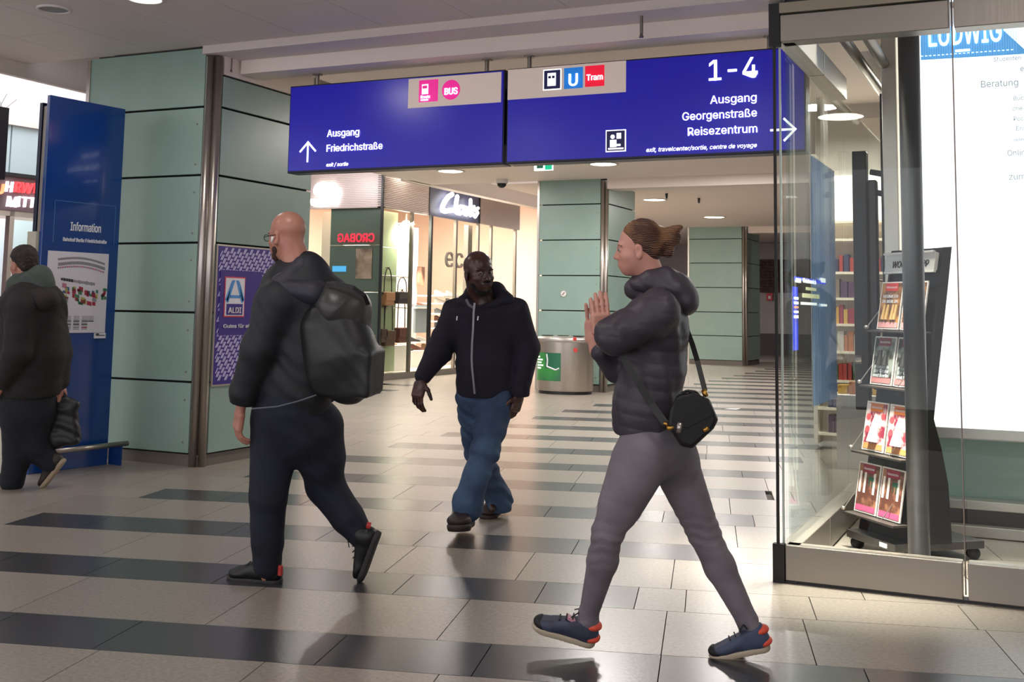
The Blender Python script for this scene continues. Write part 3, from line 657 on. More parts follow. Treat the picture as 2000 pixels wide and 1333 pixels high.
for i, (a_, b_) in enumerate(((-.95, -.72), (-.95, -.55), (-.95, -.6), (-.95, -.52), (-.95, -.66))):
    for k in range(int((b_-a_)/.035)):
        tt = a_+k*.035; q = p+np.array([(BR+.012)*math.sin(tt), -(BR+.012)*.8*math.cos(tt), zg1-.07-i*.045]); mb.obox(q, [math.cos(tt), math.sin(tt)*.8, 0], [0, 1, 0], EZ, .006, .002, .011)
mb.build('poster_lines', M_letter, t)
q = [(-.38, zg1-.02), (-.34, zg1-.12), (-.36, zg1-.22), (-.2, zg1-.24), (-.02, zg1-.27), (.1, zg1-.24)]
MB().path([p+np.array([(BR+.014)*math.sin(a_), -(BR+.014)*.8*math.cos(a_), z_]) for a_, z_ in q], .013, 6).build('poster_shape', M_print, t)
MB().tube(p+[.30, -.305, zt_-.18], p+[.30, -.315, zt_-.18], .035, n=16).tube(p+[.29, -.315, zt_-.0], p+[.29, -.325, zt_-.0], .03, n=16).build('red_sticker', mat('sticker_red', 'c83c38', .5), t)
# ------------------------------------------------------------------ far wall, brick pier
def FWl(y): return pY(1500, y, 38)[2]
fwl = struct_e('wall_back'); 
bx('white_wall', (-20, 38.02, 0), (8, 38.2, 4), mat('far_white', 'a8a2a4', .6), fwl)
bx('dark_base', (-9, 37.9, 0), (-6, 38, FWl(652)), mat('far_dark', '4a4244', .6), fwl); bx('black_beam', (-9, 37.8, FWl(475)), (-6, 38, FWl(465)), M_black, fwl)
mb = MB(); z = FWl(572); row = 0
M_brick = mat('dark_brick', '5a4340', .8, noise=('473432', 9, .4, .6))
while z < FWl(510):
    for i in range(10): xx = -8.9+i*.26+(row % 2)*.13; mb.box((xx, 37.93, z), (xx+.248, 38, z+.088))
    z += .1; row += 1
o = mb.build('bricks', M_brick, fwl); o['kind'] = 'stuff'
bx('brick_bed', (-9, 37.95, FWl(572)), (-6, 38, FWl(510)), M_gap, fwl)
a = pY(1503, 580, 37.9); t = thing('fire_alarm_sign', a, 'tiny red and white fire point sign on the far wall by the glass kiosk', 'sign'); MB().obox(a, EX, EY, EZ, .10, .01, .12).build('plate', mat('alarm_red', 'c03040', .5), t); MB().obox(a+[0, -.012, -.02], EX, EY, EZ, .04, .004, .05).build('symbol', M_white, t)
p = fl(1430, 800); t = tagp(MB().poly([p+[-.1, -.03, .002], p+[.07, -.05, .002], p+[.11, .04, .012], p+[-.05, .05, .004]], (0, 0, .002)).build('paper_scrap', M_white), 'white scrap of paper on the floor right of the black handbag', 'litter')
# ------------------------------------------------------------------ GLASS KIOSK (corner X=-1.25, Y=6.0)
KX, KY = -1.25, 6.0
t = thing('glass_vitrine', (KX, KY, 0), 'large glass walled shop vitrine with steel rails at the right of the photo', 'glass wall')
RZ = .185; JX = -.372
for (x0, x1) in ((KX+.03, JX-.012), (JX+.012, JX+1.1), (JX+1.124, 2.4)):
    bx('bottom_rail', (x0, KY, .012), (x1, KY+.10, RZ), M_steeld, t, bevel=.004)
    bx('header_rail', (x0, KY-.01, 2.78), (x1, KY+.11, 2.925), M_steeld, t, bevel=.004)
    bx('upper_trim', (x0, KY-.03, 2.93), (x1, KY+.11, 2.985), mat('bronze_trim', '8d8474', .4, .6), t)
    bx('glass_pane', (x0, KY+.045, RZ-.02), (x1, KY+.057, 2.80), G_clear, t)
for (y0, y1) in ((KY+.03, 6.93), (6.945, 7.96), (7.975, 9.2), (9.215, 10.4)):
    bx('bottom_rail', (KX-.0, y0, .012), (KX+.10, y1, RZ), M_steeld, t, bevel=.004)
    bx('glass_pane', (KX+.045, y0, RZ-.02), (KX+.055, y1, 2.80), G_clear, t)
for (y0, y1) in ((KY+.03, 6.93), (6.945, 7.81)): bx('header_rail', (KX, y0, 2.78), (KX+.10, y1, 2.925), M_steel, t, bevel=.004)
bx('base_gasket', (KX, KY+.01, 0), (2.4, KY+.09, .012), M_black, t); bx('base_gasket', (KX+.01, KY, 0), (KX+.09, 10.4, .012), M_black, t)
bx('corner_profile', (KX-.03, KY-.012, 0), (KX+.028, KY+.03, RZ+.005), M_blackr, t); bx('corner_profile', (KX-.03, KY-.012, 2.76), (KX+.028, KY+.03, 2.99), M_blackr, t)
bx('corner_seal', (KX-.012, KY-.002, RZ), (KX+.002, KY+.012, 2.78), M_blackr, t)
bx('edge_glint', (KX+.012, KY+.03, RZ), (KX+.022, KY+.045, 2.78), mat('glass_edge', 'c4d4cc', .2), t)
bx('dark_recess', (KX+.02, KY+.02, 2.985), (2.4, KY+.09, 3.03), M_black, t)
bx('top_beam', (KX+.05, KY-.05, 3.03), (2.4, KY+.12, 3.3), M_steel, t, bevel=.006)
bx('corner_cap', (KX-.06, KY-.06, 3.0), (KX+.05, KY+.06, 3.12), mat('cap_white', 'dad8d4', .5), t, bevel=.01)
MB().tube((JX, KY+.02, RZ-.15), (JX, KY+.02, 3.02), .0035, n=8).build('joint_seal', M_steeld, t)
# ceiling structure seen inside through the glass
for (x0, mm, z) in ((-1.10, M_steeld, 3.1), (-1.0, M_steel, 3.18), (-.93, M_steeld, 3.05)):
    MB().tube((x0, 6.12, z), (x0, 10.4, z), .035, n=12).build('inner_beam', mm, t, True)
bx('inner_soffit', (-.86, 7.4, 3.24), (-.2, 8.6, 3.28), M_ceil2, t); bx('inner_soffit', (-1.2, 8.6, 3.22), (-.5, 10.4, 3.28), M_ceil2, t)
# handle bar on inner door
MB().tube((KX+.09, 8.95, 1.62), (KX+.09, 9.9, 1.62), .012, n=8).build('push_bar', M_steel, t)
MB().tube((KX+.09, 8.1, 1.05), (KX+.13, 8.1, 1.05), .03, n=12).build('door_lock', M_steel, t)
# big tube column
t = thing('steel_column', (-.635, 6.60, 0), 'slim round brushed steel column inside the vitrine before the magazine rack', 'column')
MB().tube((-.635, 6.60, 0), (-.635, 6.60, 3.4), .0575, n=32).build('shaft', mat('column_steel', '45474c', .36, .65, brushed=True), t, True)
t = thing('door_jamb', (-.905, 8.0, 0), 'flat polished steel door post behind the round column', 'door post')
bx('post', (-.950, 8.0, 0), (-.855, 8.12, 3.26), M_steel, t, bevel=.004); bx('pale_post_edge', (-.853, 8.01, .3), (-.84, 8.03, 3.24), mat('strip_white', 'fff3e0', .5, emit=.8), t)  # thin white post edge given a glow of its own
bx('dark_stop', (-1.0, 8.3, .1), (-.955, 8.5, 2.9), M_black, t)
# light box and green wall
YL = 7.9
M_lbox = mat('lightbox_white', 'fbfcff', .4, emit=1.12)
t = thing('light_box', (0, YL, .6), 'huge glowing white advertising light box with a light blue banner, at the right', 'light box')
LX = pY(1797, 70, YL)[0]-.02; z0 = pY(1818, 833, YL)[2]
bx('case', (LX-.02, YL+.005, z0-.07), (2.2, YL+.14, 3.5), M_alu, t); bx('frame', (LX-.01, YL-.02, z0-.065), (2.2, YL+.005, z0+.0), M_alu, t, bevel=.004)
bx('screen', (LX, YL-.008, z0), (2.2, YL+.004, 3.45), M_lbox, t)
M_bann = mat('banner_blue', '5aa0dc', .4, emit=.75)
def LP(x, y, off=.012): p = pY(x, y, YL); p[1] = YL-off; return p
a = LP(1799, 118); b = LP(2000, 106)
MB().poly([LP(1799, 118), LP(2000, 106)+[.03, 0, 0], LP(1960, 60), LP(1960, 20), LP(1799, 20)], (0, .004, 0)).build('banner', M_bann, t)
mb = MB()
for i in range(40): q = a+(i*.0148)*EX; mb.box((q[0], YL-.0135, a[2]+.002), (q[0]+.0025, YL-.012, a[2]+.5))
mb.build('banner_stripes', mat('banner_stripe', '7cb8ea', .4, emit=.8), t)
mb = MB()
for i in range(22): q = a+(i*.026)*EX; mb.box((q[0], YL-.015, a[2]+.022), (q[0]+.014, YL-.012, a[2]+.027))
mb.build('banner_stitch', mat('letterw2', 'f4faff', .4, emit=1.3), t)
text('banner_lettering', 'LUDWIG', LP(1812, 92, .016), EX, .30, mat('letterw2', ''), t, 'LEFT', bold=.006, width=LP(1955, 90)[0]-LP(1812, 90)[0])
bx('banner_line', LP(1866, 103, .016), LP(1895, 96, .014), mat('letterw2', ''), t)
M_ltxt = mat('lightbox_text', '9aa4ae', .5, emit=.45)
for s_, x, y, sz in (('Studenten', 1940, 121, .055), ('e', 1992, 140, .07), ('Beratung', 1915, 172, .085), ('Bücher', 1979, 197, .055), ('che', 1977, 217, .055), ('Pockets', 1979, 237, .055), ('Englisch', 1984, 256, .055), ('selection', 1978, 277, .05), ('Online', 1967, 305, .07), ('zum', 1970, 352, .08)):
    text('small_print', s_, LP(x, y), EX, sz, M_ltxt, t, 'LEFT', xs=.9, bold=-.0004)
YG = 8.02
t = struct_e('wall_right')
bx('wall_body', (-.86, YG+.02, 0), (2.2, YG+.2, 3.6), M_gap, t)
for (z0_, z1_) in ((.15, .75), (.76, 1.35), (1.36, 1.95), (1.96, 2.55), (2.56, 3.2)):
    bx('cladding_panel', (-.84, YG-.01, z0_), (.50, YG+.02, z1_), M_panel, t); bx('cladding_panel', (.51, YG-.01, z0_), (2.2, YG+.02, z1_), M_panel, t)
bx('plinth', (-.84, YG-.005, 0), (2.2, YG+.02, .14), M_plinth, t)
zr = pY(1925, 990, 7.85)[2]; bx('bump_rail', (-.7, 7.85, zr-.025), (2.2, 7.99, zr+.03), M_alu, t, bevel=.004)
zr = max(pY(1925, 1060, 7.75)[2], .05); bx('floor_rail', (-.7, 7.76, zr-.045), (2.2, 7.84, zr+.02), M_alu, t, bevel=.004)
# screen seen edge-on, poster on side glass, book shelves
t = thing('wall_screen', (-1.20, 9.0, .7), 'tall black display screen seen edge-on inside the vitrine', 'screen')
bx('screen_body', (-1.195, 8.30, .70), (-1.10, 8.42, 2.50), M_black, t, bevel=.006); bx('screen_body', (-1.10, 8.36, .95), (-1.04, 8.46, 2.3), mat('screen_grey', '24242a', .3), t, bevel=.01)
for z in (2.36, 2.22, .86): MB().tube((-1.08, 8.4, z), (-.96, 8.36, z-.03), .022, n=10).build('bracket', M_black, t, True)
t = thing('glass_poster', (KX-.03, 7.6, .8), 'pale blue tall poster panel fixed outside the vitrine side glass', 'poster')
p4 = [pX(x, y, KX-.02) for x, y in ((1572, 307), (1585, 790))]; yb = pX(1627, 335, KX-.02)[1]
bx('panel', (KX-.022, 7.13, .80), (KX-.012, yb, 2.32), mat('poster_paleblue', '7f9cc8', .3, emit=.22, noise=('97aed4', 1.2, .4, .6)), t)
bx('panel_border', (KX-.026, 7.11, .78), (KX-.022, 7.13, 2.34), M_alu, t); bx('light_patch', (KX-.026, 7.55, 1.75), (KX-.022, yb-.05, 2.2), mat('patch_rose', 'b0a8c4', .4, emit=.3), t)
# reflection of a departures display, modelled as glowing pieces on the side glass
t = thing('display_reflection', (-1.75, 10.5, 1.3), 'blue lit departure display column glowing behind the vitrine glass', 'display')
Yd = 7.05
q0 = pX(1552, 542, KX-.04); q1 = pX(1612, 556, KX-.04)
M_db = mat('reflection_blue', '1030d0', .4, emit=1.2)
def DX(x, y): return pX(x, y, KX-.004)
def dq(n_, x0, y0, x1, y1, mm, o=0.): a_ = DX(x0, y0); b_ = DX(x1, y1); return bx(n_, (KX-.008, a_[1], min(a_[2], b_[2])), (KX-.003+o, b_[1], max(a_[2], b_[2])), mm, t)
t.location = DX(1556, 684)
dq('top_bar', 1552, 540, 1613, 556, M_db); dq('column_strip', 1549, 560, 1559, 684, M_db)
dq('arrow_box', 1554, 543, 1563, 553, M_letter, .004); dq('arrow_box', 1603, 543, 1611, 553, M_letter, .004)
text('lettering', 'Gleisbereich', DX(1566, 552)+[.006, 0, 0], EY, .05, M_letter, t, 'LEFT', width=.42)
for (x0, y0, x1, y1, c_) in ((1550, 580, 1558, 586, 'w'), (1550, 589, 1558, 595, 'w'), (1550, 598, 1558, 603, 'o'), (1550, 607, 1558, 612, 'w'), (1550, 616, 1558, 622, 'w'), (1565, 590, 1594, 597, 'w'), (1575, 561, 1593, 569, 'y'), (1568, 573, 1599, 584, 'y'), (1604, 594, 1614, 599, 'w')):
    dq('reflected_line', x0, y0, x1, y1, {'w': M_letter, 'o': mat('disp_orange', 'e09070', .4, emit=1), 'y': mat('disp_yellow', 'd8d4a8', .4, emit=.8)}[c_], .004)
# book shop interior
t = thing('book_shelf', (-1.75, 12, 0), 'tall lit shelves with books and souvenirs seen through the vitrine glass', 'shelf')
YB2 = 12.0
bx('back_board', (-2.15, YB2+.32, .05), (-1.0, YB2+.36, 3.4), mat('shelf_white', 'efe6dc', .6), t)
bx('light_panel', (-2.1, YB2+.28, 2.32), (-1.1, YB2+.32, 2.80), mat('panel_glow', 'fffaf2', .4, emit=1.6), t)
zsh = [pY(1667, y, YB2)[2] for y in (432, 467, 532, 583, 634, 688, 745, 800, 850)]
for z in zsh: bx('shelf_board', (-2.1, YB2, z-.02), (-1.1, YB2+.3, z+.005), mat('shelf_edge', 'f0e2cc', .6, emit=.15), t)
bx('side_board', (-2.14, YB2, .05), (-2.1, YB2+.3, 3.0), mat('shelf_white', ''), t)
for i, z in enumerate(zsh[:-1]): pass
bcol = ['b04038', '3a3a60', '8a7a6c', '5a3a5c', 'd8a850', 'a03850', 'd8d0c8', 'c07850', '4c5c40']
rb = random.Random(9); cname = ['red', 'dark blue', 'grey brown', 'purple', 'yellow', 'crimson', 'pale', 'orange', 'olive']
ordn = ['', 'first', 'second', 'third', 'fourth', 'fifth', 'sixth', 'seventh', 'eighth', 'ninth', 'tenth', 'eleventh', 'twelfth', 'thirteenth', 'fourteenth', 'fifteenth', 'sixteenth', 'seventeenth', 'eighteenth']
for i, z in enumerate(zsh[2:]):
    x = -2.0; nb = 0
    while x < -1.45:
        wd = rb.uniform(.035, .07); hh = rb.uniform(.13, .2)
        bc_ = (i*2+rb.randrange(2)) % 9; o = bx('book', (x, YB2+.04, z+.005), (x+wd-.004, YB2+.2, z+.005+hh), mat('book_'+bcol[bc_], bcol[bc_], .5))
        nb += 1; tagp(o, '%s book, %s from the left on the %s book shelf behind the vitrine glass' % (cname[bc_], ordn[nb], ordn[i+1]), 'book', 'books on the lit shelves'); x += wd+rb.choice((0, .002, .01))
t = thing('display_table', (-1.45, 10.9, 0), 'low pale table with red and yellow boxes behind the vitrine side glass', 'table')
bx('table_top', (-1.75, 10.6, .60), (-1.15, 11.2, .64), M_white, t); bx('table_body', (-1.7, 10.65, .0), (-1.2, 11.15, .6), M_white, t)
for i in range(5): o = bx('box', (-1.70+i*.1, 10.75, .64), (-1.62+i*.1, 10.9, .64+.08+.03*(i % 3)), mat('book_'+bcol[(i*3+4) % 9], bcol[(i*3+4) % 9], .5)); tagp(o, '%s small box, %s from the left on the low table behind the glass' % (cname[(i*3+4) % 9], ordn[i+1]), 'box', 'boxes on the low table')
# ------------------------------------------------------------------ MAGAZINE RACK
RC = np.array([-.73, 7.06, 0]); RA = np.array([.66, -.75, 0]); RA = RA/np.linalg.norm(RA); RN = np.array([-.75, -.66, 0]); RN = RN/np.linalg.norm(RN)
def RP(a_, n_, z_): return RC+RA*a_+RN*n_+EZ*z_
t = thing('magazine_rack', RC, 'black wheeled magazine rack with a white header reading TIPP, behind the steel column', 'magazine rack')
MB().obox(RP(0, -.03, .085), RA, RN, EZ, .235, .29, .022).build('base_plate', mat('rack_grey', '3f3c3a', .45), t, bevel=.004)
MB().obox(RP(.13, .262, .085), RA, RN, EZ, .035, .002, .012).build('base_label', M_print, t)
for a_, n_ in ((-.2, .21), (.18, .21), (-.2, -.27), (.2, -.27)):
    c = RP(a_, n_, .034); MB().tube(c-RA*.022, c+RA*.022, .032, n=16).tube(c, c+EZ*.04, .014, n=8).build('caster', M_blackr, t, True)
# curved side plates
prof = [(.19, .10), (.11, .55), (.037, 1.0), (-.055, 1.55), (-.088, 1.74), (-.145, 1.745), (-.11, 1.5), (-.04, 1.05), (0, .78), (-.045, .62), (-.085, .42), (-.10, .10)]
M_rackb = mat('rack_black', '141414', .45)
for a_ in (-.245, .228): MB().poly([RP(a_, n_+(-.02 if n_ > 0 else 0), z_) for n_, z_ in prof], RA*.016).build('side_plate', M_rackb, t)
MB().poly([RP(-.23, .17, .10), RP(.23, .17, .10), RP(.23, -.10, 1.74), RP(-.23, -.10, 1.74)], -RN*.012).build('back_panel', M_rackb, t)
lean = np.array([0, 0, 0.]);
def zn(z_): return .165-(z_-.19)*.165
up = (RN*-.17+EZ); up = up/np.linalg.norm(up); nr = np.cross(RA, up)
MB().obox(RP(0, zn(1.66)+.03, 1.66), RA, nr, up, .235, .012, .052).build('header', mat('header_white', 'd8d4d0', .4), t, bevel=.003)
for dz in (-.056, .056): MB().obox(RP(0, zn(1.66)+.045, 1.66+dz), RA, nr, up, .237, .008, .006).build('header_lip', M_white, t)
text('header_lettering', 'WOCHENTIPP', RP(-.16, zn(1.64)+.046, 1.632), RA, .078, mat('ink', '2a2a30', .5), t, 'LEFT', up=up, shear=.15, width=.34)
mags = [
 # row z, title, bg, title colour, body, top text
 (1.268, '6a4a34', 'd84840', ('Museum', 'VERMEER', 'IN BERLIN'), 'e0a0a0', 'c0864c'),
 (.945, '8a9088', '7a3238', ('Geschichte', 'Friedrich', 'der Große', 'und Berlin'), 'b87a78', '2c2620'),
 (.565, '8a2840', 'c8703c', ('Geschichte', '', ''), 'd89058', 'f0dcd8'),
 (.215, '5a3428', '8c2038', ('Geschichte', '', ''), 'b85078', '9a6a50')]
pos = [(-.115, 'left'), (.112, 'right')]
for ri, (zr, bg, tc, txt, fc, motif) in enumerate(mags):
    n0 = zn(zr)+.05
    # shelf tray, wire
    MB().obox(RP(0, n0+.015, zr-.012), RA, RN, EZ, .24, .05, .006).build('shelf_tray', mat('tray', '4a4642', .35, .5), t, bevel=.002)
    MB().path([RP(-.245, n0+.06, zr+.005), RP(-.245, zn(zr+.2), zr+.17)], .003, 6).path([RP(.10, n0+.04, zr+.0), RP(.17, zn(zr+.2)+.03, zr+.17)], .003, 6).build('support_wire', M_steel, t)
    MB().lathe(RP(-.245, n0+.06, zr+.01), [(.001, -.012), (.012, -.008), (.014, 0), (.012, .008), (.001, .012)], 12).build('knob', M_steel, t, True)
    for (a_, sd) in pos:
        w2, h2 = .105, .142
        base = RP(a_, n0-.0+.002, zr); cen = base+up*h2
        g = thing('magazine', base, '%s magazine in the %s row of the rack, %s' % (sd, ('top', 'second', 'third', 'bottom')[ri], ('red title on brown', 'black and green cover', 'crimson cover', 'brown cover')[ri]), 'magazine', 'magazines on the rack')
        MB().obox(cen, RA, nr, up, w2, .004, h2).build('pages', mat('mag_paper', 'f0e8e0', .5), g)
        def mq_(nm, x, y, hx, hy, col, off): return MB().obox(cen+RA*x+up*y+nr*off, RA, nr, up, hx, .0006, hy).build(nm, mat('mag_'+col, col, .45), g)
        # nr points away from wall?
        sgn = 1 if nr@RN > 0 else -1
        MB().obox(cen+nr*sgn*.0046, RA, nr, up, w2-.008, .0006, h2-.008).build('cover_image', mat('magi_'+bg, bg, .4, noise=(motif, 14, .45, .6)), g)
        MB().obox(cen+up*(-h2+.026)+nr*sgn*.006, RA, nr, up, w2-.012, .0006, .016).build('cover_band', mat('mag_'+fc, fc, .45), g)
        MB().obox(cen+up*(h2-.032)+nr*sgn*.006, RA, nr, up, w2-.045, .0006, .024).build('title_band', mat('mag_'+tc, tc, .45), g)
        text('title', txt[0], cen+up*(h2-.04)+nr*sgn*.008-RA*.05, RA, .026, M_print, g, 'LEFT', up=up, width=.10, depth=.0004)
        if ri == 0:
            for k_, s_ in enumerate(txt[1:]): text('title', s_, cen+up*(.045-.03*k_)+nr*sgn*.008, RA, .034, M_print, g, 'CENTER', up=up, width=.15, bold=.0006, depth=.0004)
            for dx in (-.055, -.02, .03, .06): MB().tube(cen+RA*dx-up*.085+nr*sgn*.006, cen+RA*(dx+.01)+up*.005+nr*sgn*.006, .013, .008, n=8).build('figure_print', mat('mag_fig', 'd8b074', .5), g)
        if ri == 1:
            for k_, s_ in enumerate(txt[1:]): text('title', s_, cen+up*(-.045-.026*k_)+nr*sgn*.009, RA, .036, M_print, g, 'CENTER', up=up, width=(.13, .14, .15)[k_], bold=.0008, depth=.0004)
            for dx, dy in ((-.03, .03), (.025, .01)): MB().tube(cen+RA*dx-up*.03+nr*sgn*.005, cen+RA*dx+up*(.03+dy)+nr*sgn*.005, .03, .012, n=10).build('figure_print', M_rackb, g)
        if ri == 2:
            MB().tube(cen-up*.09+nr*sgn*.003, cen+up*.02+nr*sgn*.003, .042, .02, n=12).tube(cen+up*.01+nr*sgn*.003, cen+up*.07+nr*sgn*.003, .024, .008, n=12).build('figure_print', mat('mag_pale', 'f4e4dc', .5), g)
            for dx, dy in ((-.07, .05), (-.07, -.02), (.07, .06)): MB().tube(cen+RA*dx+up*dy+nr*sgn*.004, cen+RA*dx+up*dy+nr*sgn*.006, .02, n=12).build('round_print', mat('mag_rose', 'd05058', .5), g)
        if ri == 3:
            for dx in (-.075, -.03, .06): MB().obox(cen+RA*dx+up*.03+nr*sgn*.0056, RA, nr, up, .010, .0006, .06).build('window_print', mat('mag_win', 'e8ded8', .5), g)
            MB().obox(cen+RA*.03+up*.055+nr*sgn*.006, RA, nr, up, .024, .0006, .012).obox(cen+RA*.04+up*.035+nr*sgn*.006, RA, nr, up, .004, .0006, .03).obox(cen+RA*.015+up*.035+nr*sgn*.006, RA, nr, up, .003, .0006, .025).build('chair_print', mat('mag_green', '1c5a48', .5), g)
MB().tube(RP(-.2, .0, .03), RP(-.2, .0, .031), .001).build('cable_end', M_black, t)
# ================================================================== PEOPLE (implicit surfaces in view-aligned metres, meshed once)
def nrm(v): v = np.asarray(v, float); return v/np.linalg.norm(v)
def surface_nets(f, h, o):
    f = f.astype('f'); s = f < 0
    c = [s[i:s.shape[0]-1+i, j:s.shape[1]-1+j, k:s.shape[2]-1+k] for i in (0, 1) for j in (0, 1) for k in (0, 1)]
    anyv = c[0].copy(); allv = c[0].copy()
    for q in c[1:]: anyv |= q; allv &= q
    mix = anyv & ~allv; idx = np.argwhere(mix); ids = -np.ones(mix.shape, np.int64); ids[mix] = np.arange(len(idx))
    offs = np.array([(i, j, k) for i in (0, 1) for j in (0, 1) for k in (0, 1)])
    val = np.stack([f[idx[:, 0]+a, idx[:, 1]+b, idx[:, 2]+c_] for a, b, c_ in offs], 1)
    pos = np.zeros((len(idx), 3)); cnt = np.zeros(len(idx))
    for a in range(8):
        for b in range(a+1, 8):
            if np.abs(offs[a]-offs[b]).sum() != 1: continue
            cr = (val[:, a] < 0) != (val[:, b] < 0); den = val[:, a]-val[:, b]; tt = np.where(cr, val[:, a]/np.where(den == 0, 1, den), 0)
            pos += np.where(cr[:, None], offs[a]+tt[:, None]*(offs[b]-offs[a]), 0); cnt += cr
    P = o+(idx+pos/cnt[:, None])*h
    faces = []
    for ax in range(3):
        sl0 = [slice(1, -1)]*3; sl0[ax] = slice(0, -1); sl1 = [slice(1, -1)]*3; sl1[ax] = slice(1, None)
        A = s[tuple(sl0)]; B = s[tuple(sl1)]; e = np.argwhere(A != B)
        sg = A[e[:, 0], e[:, 1], e[:, 2]]; e = e+np.array([1, 1, 1]); e[:, ax] -= 1
        u, v = [(1, 2), (2, 0), (0, 1)][ax]
        def g(du, dv): q = e.copy(); q[:, u] -= du; q[:, v] -= dv; return ids[q[:, 0], q[:, 1], q[:, 2]]
        Q = np.stack([g(1, 1), g(0, 1), g(0, 0), g(1, 0)], 1); Q[~sg] = Q[~sg][:, ::-1]; faces.append(Q)
    return P, np.concatenate(faces)
def frame_from(y, z):           # rows: right, up(y), forward(z)
    z = nrm(z); y = np.asarray(y, float); y = nrm(y-z*(y@z)); return np.array([np.cross(y, z), y, z])
VIEWM = np.array([R_, U_, FW])
def cone(a, b, ra, rb, k=None, fl_=None, sub=False):   # fl_: (axis vector, scale) flattened along axis (scale<1 thinner)
    return dict(t='c', a=np.asarray(a, float), b=np.asarray(b, float), ra=ra, rb=rb, k=k, fl=fl_, sub=sub)
def ell(c, r, M=None, k=None, sub=False): return dict(t='e', c=np.asarray(c, float), r=np.asarray(r, float), M=np.eye(3) if M is None else M, k=k, sub=sub)
def rbox(c, r, M=None, rr=.02, k=None, sub=False): return dict(t='b', c=np.asarray(c, float), r=np.asarray(r, float), M=np.eye(3) if M is None else M, rr=rr, k=k, sub=sub)
def bounds(p):
    if p['t'] == 'c':
        r = max(p['ra'], p['rb']); 
        if p['fl']: r *= max(1, p['fl'][1])
        return np.minimum(p['a'], p['b'])-r, np.maximum(p['a'], p['b'])+r
    r = np.abs(p['M'].T)@p['r'] if p['t'] == 'b' else np.sqrt(((p['M'].T*p['r'])**2).sum(1)); return p['c']-r, p['c']+r
def ev(p, X, Y, Z):
    if p['t'] == 'c':
        a, b = p['a'], p['b']; d = b-a
        x, y, z = X-a[0], Y-a[1], Z-a[2]
        if p['fl']:
            n, s_ = p['fl']; n = nrm(n); dn = x*n[0]+y*n[1]+z*n[2]; q = (1/s_-1)
            dd = d+n*(d@n)*q; x = x+dn*n[0]*q; y = y+dn*n[1]*q; z = z+dn*n[2]*q; d = dd
        L2 = max(d@d, 1e-9); t_ = np.clip((x*d[0]+y*d[1]+z*d[2])/L2, 0, 1); r = p['ra']+(p['rb']-p['ra'])*t_
        dist = np.sqrt((x-t_*d[0])**2+(y-t_*d[1])**2+(z-t_*d[2])**2)-r
        return dist*(min(1, p['fl'][1]) if p['fl'] else 1)
    c, M, r = p['c'], p['M'], p['r']; x, y, z = X-c[0], Y-c[1], Z-c[2]
    q = [x*M[i][0]+y*M[i][1]+z*M[i][2] for i in range(3)]
    if p['t'] == 'e':
        k0 = np.sqrt(sum((q[i]/r[i])**2 for i in range(3))); k1 = np.sqrt(sum((q[i]/r[i]**2)**2 for i in range(3)))+1e-6
        return k0*(k0-1)/k1
    rr = p['rr']; w_ = [np.abs(q[i])-(r[i]-rr) for i in range(3)]
    return np.sqrt(sum(np.maximum(v, 0)**2 for v in w_))+np.minimum(np.maximum(np.maximum(w_[0], w_[1]), w_[2]), 0)-rr
def sdf_mesh(name, prims, h, material, parent, k=.03, wr=None, clip=None, smooth=True):
    los, his = zip(*[bounds(p) for p in prims if not p['sub']]); pad = .035
    lo = np.min(los, 0)-pad; hi = np.max(his, 0)+pad; n = np.ceil((hi-lo)/h).astype(int)+1
    f = np.full(n, .2, 'f'); ax = [(lo[i]+h*np.arange(n[i])).astype('f') for i in range(3)]
    for p in prims:
        kk = p['k'] if p['k'] is not None else k; b0, b1 = bounds(p); m_ = max(kk, .03)+.015
        i0 = np.maximum(((b0-m_-lo)/h).astype(int), 0); i1 = np.minimum(((b1+m_-lo)/h).astype(int)+2, n)
        if (i1 <= i0).any(): continue
        sl = tuple(slice(i0[i], i1[i]) for i in range(3))
        X = ax[0][sl[0]][:, None, None]; Y = ax[1][sl[1]][None, :, None]; Z = ax[2][sl[2]][None, None, :]
        d = ev(p, X, Y, Z).astype('f'); g = f[sl]
        if p['sub']:
            d = -d; hh = np.maximum(kk-np.abs(g-d), 0)/kk if kk > 0 else 0; f[sl] = np.maximum(g, d)+hh*hh*kk*.25
        elif kk > 0:
            hh = np.maximum(kk-np.abs(g-d), 0)/kk; f[sl] = np.minimum(g, d)-hh*hh*kk*.25
        else: f[sl] = np.minimum(g, d)
    if wr or clip:
        X = ax[0][:, None, None]; Y = ax[1][None, :, None]; Z = ax[2][None, None, :]
        if wr: f = f+wr(X, Y, Z).astype('f')
        if clip:
            for fn in clip: f = np.maximum(f, fn(X, Y, Z))
    f[0] = f[-1] = .1; f[:, 0] = f[:, -1] = .1; f[:, :, 0] = f[:, :, -1] = .1
    P, Q = surface_nets(f, h, lo)
    # one relaxing pass keeps the grid from showing
    W = toW(P).astype('f'); me = bpy.data.meshes.new(name)
    me.vertices.add(len(W)); me.vertices.foreach_set('co', W.ravel()); me.loops.add(len(Q)*4); me.loops.foreach_set('vertex_index', Q.ravel().astype('i'))
    me.polygons.add(len(Q)); me.polygons.foreach_set('loop_start', np.arange(0, len(Q)*4, 4, dtype='i')); me.update(calc_edges=True); me.validate()
    o = link(name, me, material, parent, smooth)
    return o
def folds(amp, sc_=26, seed=0., dirv=(.3, 1, .2)):
    d = nrm(dirv)
    def fn(X, Y, Z):
        w1 = np.sin(X*11+seed)+np.sin(Z*13+seed*2)+.6*np.sin(Y*9+X*17+seed); a = (X*d[0]+Y*d[1]+Z*d[2])*sc_*2+w1*1.6
        return amp*(np.sin(a)*.6+.4*np.sin(a*1.9+w1))*(.55+.45*np.sin(X*9+Y*6+Z*5+seed*3))
    return fn
